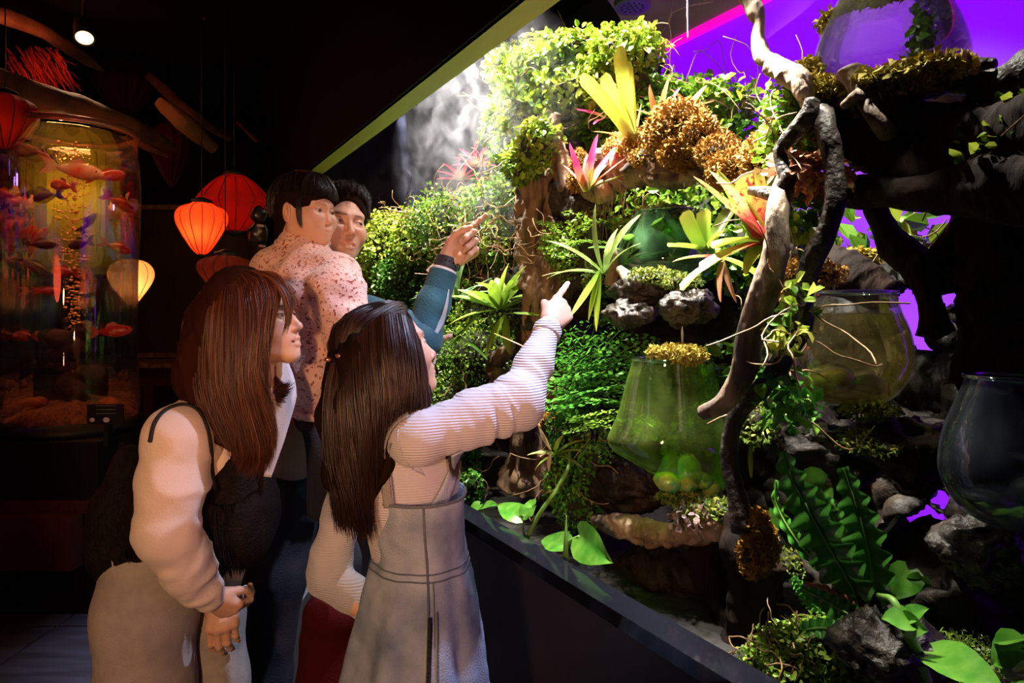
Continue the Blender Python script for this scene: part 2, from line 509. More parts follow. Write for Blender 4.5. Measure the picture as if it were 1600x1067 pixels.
# floor tiles near enough to tell apart
tv = wbox(-.245, .245, -.245, .245, .0005, .008)
tile_me = None
for i in range(-5, 2):
    for j in range(2, 9):
        c = np.array([i * .5 + .25, j * .5 + .25, 0])
        if (c - O) @ N > -.35: continue
        if tile_me is None:
            o = mesh('floor_tile', tv[0] + c, tv[1], m_floor, fl, smooth=False); tile_me = o.data; c0 = c
        else:
            o = bpy.data.objects.new('floor_tile', tile_me); link(o, fl); o.location = Vector(c - c0)
setting('ceiling', wbox(-5, 4.5, -3, 8, 3.2, 3.3), black)
setting('wall_back', wbox(-5, 1.5, 7.2, 7.3, 0, 3.2), m_wall)
setting('wall_left', wbox(-4.6, -4.5, -3, 7.2, 0, 3.2), m_wall)
setting('wall_right', tbox(-3, 6.6, -.06, .0, 0, .715), m_plinth)
setting('trim_1', tbox(-3, 6.6, -.072, .0, .722, .755), m_ledge)                # ledge of the terrarium
setting('wall_front', tbox(-3, 6.6, -.080, -.06, 2.2, 3.2), black)
setting('trim_2', tbox(-3, 6.6, -.0725, .02, 2.2, 2.23), m_soffit)
setting('trim_3', tbox(-3, 6.6, .0, .022, 2.23, 3.2), black)

# ---- terrarium shell
m_back = mat('dark_back_wall', (.035, .034, .055), .8, col2=(.02, .02, .035), nscale=2.5)
m_purple = mat('glowing_purple_wall', (.10, .03, .2), .5, emit=(.26, .0, 1.0), estr=1.0)  # glow stands in for purple LED light falling on the wall
m_cove = mat('lilac_cove', (.55, .40, .60), .6)
m_led = mat('pink_led_strip', (.3, .02, .2), .5, emit=(1.0, .0, .42), estr=1.3)
TB = 1.3
setting('wall_terrarium_back', tbox(3.3, 6.6, TB, TB + .05, .3, 3.2), m_back)
setting('wall_terrarium_end', tbox(6.0, 6.05, 0, TB, .3, 3.2), m_back)
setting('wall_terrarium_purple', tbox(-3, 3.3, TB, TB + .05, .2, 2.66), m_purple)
setting('ceiling_terrarium', tbox(-3, 6.6, 0, TB + .1, 3.14, 3.18), black)
# curved cornice above the panel
n = 14; a = np.linspace(0, np.pi / 2, n)
tt = TB - .02 - .42 * (1 - np.cos(a)); zz = 2.68 + .36 * np.sin(a)
V = np.vstack([[L(u, t, z) for t, z in zip(tt, zz)] for u in (-3, 3.3)])
i = np.arange(n - 1)
o = setting('trim_4', (V, [np.stack([i, i + 1, i + n + 1, i + n], -1)]), m_cove)
setting('trim_5', tbox(-3, 3.3, TB - .03, TB - .001, 2.645, 2.675), m_led)
setting('floor_terrarium', tbox(-3, 6.6, 0, TB, .55, .66), mat('dark_soil', (.012, .009, .006), .9, bump=.8, bscale=60))
light('AREA', 'cove_lamp', L(1.8, TB - .3, 2.70), L(1.9, TB - .25, 3.1), 1.2, (1, .55, .95), .1, size_y=1.5)

# ---- ceiling vent
g = lathe_geo(T(988, 12, .9), [(.0, 0), (.07, 0), (.075, .004), (.078, .02), (.07, .03), (.0, .03)], 32, axis=(0, 0, 1))
vent = thing('ceiling_vent', T(988, 12, .9), 'round dark grey perforated ceiling vent above the terrarium', 'vent')
m_vent = mat('grey_metal', (.12, .12, .14), .5)
mesh('vent_plate', *g, m_vent, vent)
mh = mat('vent_hole', (.0, .0, .0), .9)
hs = []
for r, k in ((.0, 1), (.022, 6), (.045, 12)):
    for q in range(k):
        c = T(988, 12, .9) + np.array([r * math.cos(q * 2 * math.pi / k), r * math.sin(q * 2 * math.pi / k), -.001])
        hs.append(ell_geo(c, (.006, .006, .001), 8, 4))
mesh('vent_holes', *join(hs), mh, vent, stuff=True)

# ------------------------------------------------------------------ wood
m_trunk = mat('pale_bark', (.34, .20, .11), .8, col2=(.045, .028, .02), nscale=20, bump=.9, bscale=45, stretch=(1, 1, .35))
m_drift = mat('pale_driftwood', (.50, .36, .25), .65, col2=(.16, .09, .055), nscale=11, bump=.6, bscale=60, stretch=(1, 1, .3))
m_root = mat('brown_root', (.40, .28, .18), .65, col2=(.06, .038, .025), nscale=16, bump=.8, bscale=70, stretch=(1, 1, .35))
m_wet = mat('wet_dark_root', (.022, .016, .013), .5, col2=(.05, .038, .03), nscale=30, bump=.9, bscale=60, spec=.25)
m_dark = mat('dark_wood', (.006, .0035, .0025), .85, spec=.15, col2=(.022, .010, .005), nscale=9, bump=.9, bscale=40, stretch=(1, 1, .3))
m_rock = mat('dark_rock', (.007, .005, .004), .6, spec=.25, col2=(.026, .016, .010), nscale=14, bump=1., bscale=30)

def wood(name, path, rad, m, label, cat='driftwood', n=90, seg=20, rough=.16, ridges=.14, nf=22, extra=(), group=None, flat=1.0, zs=1.0):
    th = thing(name, np.asarray(path[len(path) // 2]), label, cat, group)
    V, fs = tube_geo(path, rad, n, seg, rough, ridges, nf, flat, zs=zs)
    mesh('trunk', V, fs, m, th)
    for e in extra:
        V, fs = tube_geo(e[0], e[1], max(24, len(e[0]) * 16), 18, rough, ridges, nf * 1.5, zs=zs)
        mesh('branch', V, fs, e[2] if len(e) > 2 else m, th)
    return th

def TP(t, *pts):
    return [T(x, y, t if len(q) == 0 else q[0]) for x, y, *q in pts]

wood('tree_trunk', TP(.34, (838, 205), (842, 260), (838, 330), (842, 400), (858, 460), (850, 520), (845, 580), (838, 660), (830, 760)),
     [.045, .06, .075, .08, .075, .065, .065, .08, .1], m_trunk, 'rough pale barked tree trunk standing at the left of the log with the pink bromeliad', 'tree trunk',
     rough=.6, ridges=.5, n=220, seg=54, nf=34, zs=.28,
     extra=[(TP(.33, (868, 178), (866, 200), (872, 230), (880, 262), (885, 300)), [.018, .028, .03, .032, .03]),
            (TP(.36, (885, 300), (905, 330), (930, 360), (915, 420), (880, 470)), [.06, .065, .05, .04, .03], m_wet),
            (TP(.30, (850, 470), (832, 510), (815, 545), (800, 560)), [.03, .035, .03, .01], m_wet),
            (TP(.25, (800, 545), (780, 560), (775, 580), (800, 610)), [.018, .03, .035, .03])])
wood('dark_hollow_stump', TP(.42, (892, 225), (890, 290), (905, 350), (925, 420), (930, 490)), [.05, .07, .075, .08, .09], m_dark,
     'dark rotten stump behind the pale barked trunk', 'stump', rough=.35, ridges=.3)
wood('mossy_log', TP(.36, (895, 290), (925, 278), (965, 262), (1010, 258), (1060, 268), (1110, 262), (1150, 285), (1200, 300)),
     [.035, .055, .062, .055, .045, .035, .028, .02], m_trunk, 'thick mossy driftwood log that carries the pink bromeliad', 'log', rough=.5, ridges=.45, n=180, seg=40, nf=30,
     extra=[(TP(.33, (905, 262), (925, 292), (950, 300)), [.03, .04, .03]), (TP(.30, (1080, 270), (1105, 282), (1125, 291), (1145, 290)), [.012, .016, .012, .005])])
wood('driftwood_branch', TP(.14, (1158, -25), (1178, 12), (1186, 35), (1184, 62), (1192, 90), (1215, 100), (1245, 118), (1258, 145), (1262, 165)),
     [.014, .019, .011, .014, .016, .014, .019, .018, .012], m_drift, 'pale twisted driftwood branch rising to the top edge beside the highest bowl', rough=.3, ridges=.25, n=110, nf=30,
     extra=[(TP(.12, (1200, 105), (1222, 112), (1245, 130), (1256, 150)), [.013, .018, .016, .012])])
wood('hooked_root', TP(.10, (1270, 155), (1262, 180), (1240, 208), (1220, 235), (1225, 262), (1232, 280), (1215, 302), (1190, 300), (1172, 298)),
     [.012, .016, .015, .013, .014, .015, .014, .011, .008], m_wet, 'dark hooked root hanging below the pale driftwood branch', rough=.25, nf=30, n=90)
wood('leaning_root', TP(.08, (1238, 262, .16), (1225, 290, .11), (1214, 340), (1213, 385), (1203, 430), (1186, 480), (1172, 525), (1166, 565), (1150, 605), (1128, 632), (1098, 645)),
     [.012, .018, .021, .023, .025, .027, .026, .024, .021, .018, .014], m_root, 'long pale brown root leaning in front of the big green bowl', rough=.16, ridges=.22, n=130, seg=24)
wood('twisting_root', TP(.12, (1284, 160, .22), (1288, 190), (1300, 250), (1306, 310), (1292, 360), (1268, 410), (1256, 455), (1255, 505), (1230, 545), (1205, 590), (1168, 628), (1145, 668), (1140, 720), (1150, 770), (1162, 830)),
     [.014, .018, .018, .018, .017, .018, .018, .018, .020, .019, .018, .017, .018, .020, .025], m_wet, 'wet dark twisting root crossing behind the long pale root', rough=.22, ridges=.22, n=170, seg=22,
     extra=[(TP(.12, (1220, 560), (1244, 528), (1262, 480)), [.016, .018, .012])])
wood('dark_stump', TP(.22, (1160, 800), (1168, 860), (1172, 920), (1160, 980), (1142, 1050), (1130, 1100)),
     [.035, .05, .045, .04, .045, .06], m_dark, 'dark upright trunk below the moss tuft', 'tree trunk', rough=.3, ridges=.3,
     extra=[(TP(.25, (1092, 860), (1110, 910), (1130, 960), (1140, 1000)), [.05, .035, .03, .03]),
            (TP(.25, (1205, 880), (1200, 930), (1215, 980), (1225, 1030)), [.03, .03, .025, .02])])
wood('fallen_log', TP(.24, (930, 812), (965, 820), (1010, 832), (1055, 836), (1100, 828), (1135, 812)),
     [.018, .035, .036, .032, .04, .05], m_drift, 'pale fallen log lying under the big green bowl', 'log', rough=.5, ridges=.5, flat=.8, nf=36, n=140, seg=30)
wood('thin_twig', [L(4.6, .5, .9 + 0), *TP(.9, (632, 330), (640, 300), (642, 275), (634, 262))][1:], [.008, .012, .010, .006], m_drift,
     'thin pale twig standing against the dark wall behind the mist', 'twig', n=40, seg=8)
for (x, y), r, lb in (((598, 318), 6, 'small curled pale twig left of the thin twig'),):
    wood('curled_twig', TP(.7, (x + 8, y + 14), (x - 2, y), (x - 6, y - 10), (x - 1, y - 16)), [.004, .005, .004, .003], m_drift, lb, 'twig', n=24, seg=6)
wood('stone_headed_stub', TP(.28, (955, 445), (958, 410), (954, 390)), [.02, .016, .02], m_drift, 'short pale driftwood stub left of the middle green bowl', n=30, seg=12,
     extra=[(TP(.26, (968, 420), (985, 440), (1000, 462)), [.012, .02, .012])])
# right hand side: heavy dark wood
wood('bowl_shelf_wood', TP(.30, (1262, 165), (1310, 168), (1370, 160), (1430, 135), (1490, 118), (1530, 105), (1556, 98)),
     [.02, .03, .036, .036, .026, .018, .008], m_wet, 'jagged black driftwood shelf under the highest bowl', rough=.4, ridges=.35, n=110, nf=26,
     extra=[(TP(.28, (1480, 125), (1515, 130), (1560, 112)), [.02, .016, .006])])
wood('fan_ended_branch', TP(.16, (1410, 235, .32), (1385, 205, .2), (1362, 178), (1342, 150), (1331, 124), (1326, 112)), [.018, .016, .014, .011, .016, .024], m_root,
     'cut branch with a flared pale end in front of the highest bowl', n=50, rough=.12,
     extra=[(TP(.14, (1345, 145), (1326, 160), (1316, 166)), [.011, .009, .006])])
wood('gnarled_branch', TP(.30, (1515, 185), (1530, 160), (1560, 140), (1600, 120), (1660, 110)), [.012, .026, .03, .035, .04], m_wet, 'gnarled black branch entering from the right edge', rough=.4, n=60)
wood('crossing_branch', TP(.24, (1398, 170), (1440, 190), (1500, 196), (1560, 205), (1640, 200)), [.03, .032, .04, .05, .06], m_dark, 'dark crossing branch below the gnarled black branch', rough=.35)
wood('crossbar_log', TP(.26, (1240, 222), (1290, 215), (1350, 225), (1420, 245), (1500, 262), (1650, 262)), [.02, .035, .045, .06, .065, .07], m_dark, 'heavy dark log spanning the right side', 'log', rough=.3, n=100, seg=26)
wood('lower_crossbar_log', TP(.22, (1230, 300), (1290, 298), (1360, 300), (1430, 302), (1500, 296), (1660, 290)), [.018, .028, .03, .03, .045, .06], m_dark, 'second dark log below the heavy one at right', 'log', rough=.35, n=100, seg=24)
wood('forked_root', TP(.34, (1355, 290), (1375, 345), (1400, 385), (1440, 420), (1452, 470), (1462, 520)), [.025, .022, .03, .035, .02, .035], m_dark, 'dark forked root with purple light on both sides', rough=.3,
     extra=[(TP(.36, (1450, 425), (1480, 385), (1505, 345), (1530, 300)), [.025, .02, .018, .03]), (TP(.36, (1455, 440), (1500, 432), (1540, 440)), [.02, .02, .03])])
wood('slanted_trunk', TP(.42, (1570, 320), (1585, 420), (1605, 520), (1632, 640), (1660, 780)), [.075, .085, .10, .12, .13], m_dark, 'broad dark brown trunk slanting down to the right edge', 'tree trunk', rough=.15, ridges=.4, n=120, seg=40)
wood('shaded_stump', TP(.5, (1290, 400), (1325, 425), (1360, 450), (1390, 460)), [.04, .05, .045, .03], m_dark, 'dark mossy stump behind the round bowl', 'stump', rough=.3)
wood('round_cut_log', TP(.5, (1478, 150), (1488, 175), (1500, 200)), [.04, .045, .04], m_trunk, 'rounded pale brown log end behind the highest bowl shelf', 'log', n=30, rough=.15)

# ---- rock mass that carries the plants, with gaps to the purple wall
def rockwall(name, px, py, t, label, hole=None, nx=110, ny=90, amp=.10, nf=7., m=m_rock):
    gx = np.linspace(px[0], px[1], nx); gy = np.linspace(py[0], py[1], ny)
    X, Y = np.meshgrid(gx, gy)
    V = np.array([T(x, y, t) for x, y in zip(X.ravel(), Y.ravel())])
    d = fbm(V * nf, 4); V = V - N * (d * amp * 2)[:, None]
    i, j = np.meshgrid(np.arange(ny - 1), np.arange(nx - 1), indexing='ij'); i = i.ravel(); j = j.ravel()
    Q = np.stack([i * nx + j, (i + 1) * nx + j, (i + 1) * nx + j + 1, i * nx + j + 1], -1)
    if hole is not None:
        cx = gx[j]; cy = gy[i]; jit = vnoise(np.column_stack([cx / 22, cy / 22, cx * 0])) - .5
        Q = Q[~hole(cx + jit * 30, cy + jit * 30)]
    o = mesh(name, V, [Q], m)
    s = o.modifiers.new('thick', 'SOLIDIFY'); s.thickness = .05; s.offset = 0
    return tag(o, label, 'rock')
def hole_r(x, y):
    a = ((x - 1440) / 36) ** 2 + ((y - 815) / 26) ** 2 < 1
    b = ((x - 1462) / 12) ** 2 + ((y - 775) / 14) ** 2 < 1
    top = y < 410 + 18 * np.sin(x / 25.)
    top &= (x > 1290)
    c = ((x - 1425) / 42) ** 2 + ((y - 495) / 52) ** 2 < 1
    d = ((x - 1495) / 30) ** 2 + ((y - 470) / 18) ** 2 < 1
    e = ((x - 1490) / 16) ** 2 + ((y - 500) / 10) ** 2 < 1
    return a | b | top | c | d | e
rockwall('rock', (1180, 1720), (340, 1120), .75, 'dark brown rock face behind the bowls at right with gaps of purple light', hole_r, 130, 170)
rockwall('rock', (690, 1200), (330, 1120), .98, 'dark shaded rock bank behind the ferns and the big green bowl', lambda x, y: (y < 395) & (x > 1000), 120, 120)
rockwall('rock', (585, 850), (420, 900), .75, 'dark rock slope behind the hanging greenery at left', None, 70, 60)
ROCKS = [((1010, 455), .30, (.11, .10, .055), 'wet dark rock ledge carrying the middle green bowl'),
         ((985, 490), .22, (.07, .07, .045), 'wet brown rock below the middle bowl, nearest the girl\'s pointing finger'),
         ((1075, 480), .26, (.08, .08, .05), 'wet black rock below the middle bowl at its right'),
         ((1300, 680), .30, (.045, .05, .035), 'small pale veined rock between the two right bowls'),
         ((1290, 700), .45, (.16, .14, .08), 'broad dark mossy rock shelf under the round bowl'),
         ((1420, 690), .45, (.12, .12, .07), 'dark mossy rock behind the round bowl at right'),
         ((980, 760), .34, (.12, .12, .09), 'reddish brown rock under the big green bowl'),
         ((1060, 930), .35, (.20, .14, .18), 'large black boulder below the fallen log'),
         ((1560, 860), .3, (.10, .1, .06), 'pale edged rock under the far right bowl'),
         ((1390, 1010), .14, (.09, .09, .06), 'dark soil mound at the foot of the crinkled fern'),
         ((1300, 900), .35, (.12, .08, .04), 'mossy dark rock behind the crinkled fern'),
         ((1500, 960), .45, (.25, .2, .16), 'black rock in the dark lower right corner'),
         ((790, 600), .4, (.10, .1, .14), 'dark brown stump rock behind the girl\'s arm'),
         ((900, 560), .42, (.13, .12, .12), 'black rock behind the maidenhair fern')]
for (x, y), t, r, lb in ROCKS:
    R = np.column_stack([U, N, Z])
    V, fs = ell_geo(T(x, y, t), r, 60, 40, R=R, rough=.6, nf=12)
    V = V + unit(V - T(x, y, t)) * (-np.abs(fbm(V * 28, 3)) * .09 + fbm(V * 70, 2) * .014)[:, None]
    tag(mesh('rock', V, fs, mat('wet_rock', (.022, .015, .010), .42, col2=(.09, .065, .05), nscale=35, bump=1, bscale=60, contrast=(.5, .75)) if t < .32 else m_rock), lb, 'rock')
# ------------------------------------------------------------------ plants
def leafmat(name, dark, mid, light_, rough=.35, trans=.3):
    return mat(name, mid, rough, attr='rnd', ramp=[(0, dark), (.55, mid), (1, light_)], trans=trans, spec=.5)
g_fig = leafmat('fig_leaf', (.03, .10, .008), (.12, .26, .015), (.42, .50, .05))
g_fig2 = leafmat('fig_leaf_yellow', (.06, .15, .01), (.28, .40, .03), (.62, .60, .10))
g_deep = leafmat('deep_leaf', (.01, .05, .005), (.04, .13, .01), (.12, .28, .03))
g_fern = leafmat('fern_leaf', (.02, .12, .012), (.09, .32, .03), (.30, .55, .07))
g_yfern = leafmat('yellow_fern_leaf', (.06, .14, .01), (.20, .36, .03), (.45, .55, .08))
g_vine = mat('vine_stem', (.30, .16, .07), .6)
g_stem = mat('green_stem', (.16, .32, .05), .45, trans=.15)
m_moss = leafmat('moss', (.16, .12, .01), (.42, .33, .03), (.68, .52, .08), .8, .2)
m_moss_o = leafmat('orange_moss', (.20, .08, .015), (.48, .25, .03), (.72, .42, .09), .8, .2)
m_moss_g = leafmat('green_moss', (.03, .07, .01), (.13, .20, .02), (.38, .38, .05), .8, .2)
m_core = mat('shade_core', (.012, .016, .006), .9, col2=(.03, .022, .012), nscale=20)

def bush(name, ells, n, size, m, label, cat='plant', shape='oval', core=True, vines=0, shell=(.72, 1.08), width=1., up=.5, group=None, fold=.12, vlen=.16):
    """ells: [((px,py),t,(ru,rn,rz))...]: masses of foliage in terrarium space"""
    E = [(T(x, y, t), np.array(r, float)) for (x, y), t, r in ells]
    th = thing(name, E[0][0] - Z * E[0][1][2], label, cat, group)
    p, D = blob_points(E, n, shell)
    nr = unit(D + rdir(len(p)) * .7 + Z * up)
    d = unit(rdir(len(p)) + D * .3 - Z * .25)
    sz = rng.uniform(size * .55, size * 1.25, len(p))
    V, fs, k = leafset(p, d, nr, sz, shape, width, fold)
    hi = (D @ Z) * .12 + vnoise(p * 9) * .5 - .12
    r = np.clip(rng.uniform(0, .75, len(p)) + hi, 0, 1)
    if n <= 230:          # few and large enough to pick apart: every leaf a part
        tm = []
        for v in range(5):
            t_, f_, k_ = leafset(np.zeros((1, 3)), np.array([[1., 0, 0]]), np.array([[0, 0, 1.]]), np.ones(1), shape, width, fold)
            o = mesh('leaf', t_ + ORG[th.name], f_, m, th, smooth=False, attrs={'rnd': np.full(k_, v / 4)}); tm.append(o)
        for q in range(len(p)):
            o = tm[q] if q < 5 else bpy.data.objects.new('leaf', tm[q % 5].data)
            if q >= 5: link(o, th)
            dd = unit(d[q]); nn = unit(nr[q] - (nr[q] @ dd) * dd); M = Matrix(np.column_stack([dd, np.cross(nn, dd), nn]).tolist()).to_4x4()
            M = Matrix.Translation(Vector(p[q] - ORG[th.name])) @ M @ Matrix.Scale(float(sz[q]), 4)
            o.matrix_local = M
    else:
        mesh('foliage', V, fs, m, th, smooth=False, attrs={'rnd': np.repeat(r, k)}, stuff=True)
    if core:
        for c, r_ in E: mesh('shade_core', *ell_geo(c, r_ * .70, 24, 16, rough=.2, nf=8), m_core, th)  # added dark core that blocks light inside the foliage
    if vines:
        gs = []
        idx = rng.choice(len(p), vines)
        for q in idx:
            c = p[q]; dd = unit(D[q] + rng.normal(size=3) * .6); path = [c]
            for s in range(5):
                dd = unit(dd + rng.normal(size=3) * .45 - Z * .12); path.append(path[-1] + dd * vlen / 5)
            gs.append(tube_geo(path, [.0016] * 6, 12, 4))
        mesh('stems', *join(gs), g_vine, th, stuff=True)
    return th

# left bushes, glowing under the lamps
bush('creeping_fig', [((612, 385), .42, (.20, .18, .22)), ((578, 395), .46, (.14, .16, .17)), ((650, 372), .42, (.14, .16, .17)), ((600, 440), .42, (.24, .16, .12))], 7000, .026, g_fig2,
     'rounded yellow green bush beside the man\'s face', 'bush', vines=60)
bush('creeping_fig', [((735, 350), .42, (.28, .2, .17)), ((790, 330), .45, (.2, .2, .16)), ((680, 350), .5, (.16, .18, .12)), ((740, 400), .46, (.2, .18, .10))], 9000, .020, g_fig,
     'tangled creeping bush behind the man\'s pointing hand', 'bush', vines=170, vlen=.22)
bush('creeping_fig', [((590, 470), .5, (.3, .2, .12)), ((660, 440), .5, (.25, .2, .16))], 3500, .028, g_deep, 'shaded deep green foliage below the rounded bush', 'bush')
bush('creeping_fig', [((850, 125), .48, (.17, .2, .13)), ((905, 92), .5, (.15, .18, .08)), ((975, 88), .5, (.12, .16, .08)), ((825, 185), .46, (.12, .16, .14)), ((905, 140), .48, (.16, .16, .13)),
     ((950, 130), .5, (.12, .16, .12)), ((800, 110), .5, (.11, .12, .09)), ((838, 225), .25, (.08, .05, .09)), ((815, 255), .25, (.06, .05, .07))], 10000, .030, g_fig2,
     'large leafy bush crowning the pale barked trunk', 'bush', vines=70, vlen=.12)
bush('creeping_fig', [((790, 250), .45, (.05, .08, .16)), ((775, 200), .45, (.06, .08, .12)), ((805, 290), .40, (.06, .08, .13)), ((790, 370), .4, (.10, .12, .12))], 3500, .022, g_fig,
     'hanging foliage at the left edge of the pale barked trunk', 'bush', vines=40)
bush('creeping_fig', [((945, 200), .55, (.13, .14, .06)), ((900, 215), .5, (.08, .1, .05)), ((1000, 180), .6, (.12, .14, .07))], 3500, .022, g_fig, 'small leaved cushion plant around the yellow bromeliad', 'bush', vines=30)
bush('trailing_vine', [((1050, 170), .8, (.22, .16, .10)), ((1110, 165), .85, (.16, .14, .07)), ((1000, 140), .85, (.12, .1, .07)), ((1165, 210), .9, (.12, .1, .06))], 2600, .036, g_fig,
     'trailing round leaved vine in front of the purple wall behind the moss', 'vine', vines=60, vlen=.4, core=False)
bush('creeping_fig', [((1080, 320), .78, (.30, .16, .13)), ((1000, 300), .75, (.16, .14, .08)), ((1150, 330), .75, (.2, .14, .16)), ((1160, 390), .7, (.14, .12, .14))], 4500, .032, g_fig,
     'round leaved carpet plant behind the middle green bowl', 'bush', vines=30)
bush('hanging_moss_fern', [((712, 560), .34, (.20, .14, .16)), ((760, 555), .34, (.20, .14, .15)), ((730, 620), .34, (.18, .12, .12)), ((700, 470), .42, (.16, .14, .12)), ((770, 500), .42, (.2, .12, .1))], 12000, .014, g_fig,
     'fine leaved hanging greenery between the two pointing arms', 'bush', vines=40)
bush('hanging_moss_fern', [((728, 700), .22, (.06, .06, .16)), ((738, 762), .18, (.05, .06, .06))], 1400, .020, g_fern, 'hanging green sprigs beside the girl\'s denim dress', 'bush', vines=20)
bush('soft_fern', [((900, 395), .34, (.10, .08, .10)), ((925, 350), .36, (.08, .08, .07)), ((880, 370), .36, (.08, .07, .05))], 2600, .018, g_yfern, 'feathery yellow green fern in front of the hollow stump', 'fern', shape='diamond')
bush('clinging_greenery', [((905, 680), .3, (.09, .08, .16)), ((880, 740), .28, (.06, .06, .12)), ((930, 730), .28, (.06, .06, .08)), ((905, 790), .26, (.07, .06, .07))], 4000, .014, g_fern,
     'fine dark green creeper left of the big green bowl', 'bush', vines=30)
bush('ground_cover', [((1225, 1025), .16, (.06, .07, .05)), ((1290, 1010), .2, (.08, .08, .055)), ((1340, 1035), .22, (.07, .08, .06)), ((1190, 1035), .12, (.04, .05, .04)), ((1260, 1060), .14, (.08, .06, .06))], 2600, .013, g_yfern,
     'bright green small leaved ground cover at the foot of the crinkled fern', 'ground cover', vines=120, vlen=.07, up=.9)
bush('ground_cover', [((1440, 1040), .22, (.06, .07, .05)), ((1490, 1045), .22, (.07, .07, .06)), ((1400, 1060), .22, (.05, .07, .04))], 3500, .010, g_yfern,
     'mossy green ground cover between the crinkled fern and the heart shaped leaves', 'ground cover', shape='needle', up=.9)
bush('ivy', [((1228, 170), .16, (.035, .04, .05)), ((1245, 205), .16, (.03, .04, .05)), ((1215, 230), .18, (.035, .04, .04))], 500, .022, g_yfern, 'pale yellow green ivy hugging the hooked root', 'ivy', vines=14, core=False)
bush('ivy', [((1250, 320), .28, (.04, .05, .06)), ((1265, 350), .3, (.04, .05, .05))], 160, .034, g_fig, 'green ivy between the pale root and the wet dark root', 'ivy', vines=12, core=False)
bush('ivy', [((1245, 480), .08, (.025, .03, .05)), ((1228, 520), .08, (.03, .03, .04))], 60, .030, g_fig2, 'sparse ivy sprig climbing the twisting root beside the round bowl', 'ivy', vines=10, core=False)
bush('ivy', [((1225, 605), .14, (.05, .04, .04)), ((1245, 640), .2, (.05, .05, .03))], 160, .028, g_fern, 'bright green leaves under the left side of the round bowl', 'ivy', vines=6, core=False)
bush('ivy', [((1570, 200), .24, (.035, .05, .05)), ((1565, 240), .24, (.05, .05, .04))], 220, .022, g_fig, 'green creeper on the dark log at the right edge', 'ivy', vines=10, core=False)
bush('ivy', [((1330, 365), .62, (.05, .05, .05)), ((1440, 360), .62, (.06, .05, .05)), ((1405, 340), .66, (.05, .05, .04))], 70, .06, g_fig, 'large leaved climber seen in the purple gaps at right', 'ivy', vines=6, core=False)
bush('ivy', [((1150, 575), .4, (.07, .06, .06)), ((1185, 540), .4, (.04, .04, .05))], 120, .05, g_deep, 'dark glossy leaves between the big green bowl and the pale root', 'ivy', core=False)
bush('dry_leaf_plant', [((1262, 268), .14, (.05, .04, .03)), ((1290, 275), .16, (.04, .04, .025)), ((1235, 262), .14, (.03, .03, .03))], 220, .028, leafmat('peach_leaf', (.30, .12, .06), (.62, .30, .16), (.8, .52, .36)),
     'peach coloured dry leaves on the upper dark log', 'plant', core=False)
bush('veined_creeper', [((1085, 805), .18, (.04, .04, .02)), ((1068, 812), .18, (.03, .03, .02))], 120, .020, leafmat('mauve_leaf', (.18, .10, .10), (.45, .30, .28), (.6, .5, .45)),
     'small mauve leaved creeper on the fallen log below the big green bowl', 'plant', core=False)

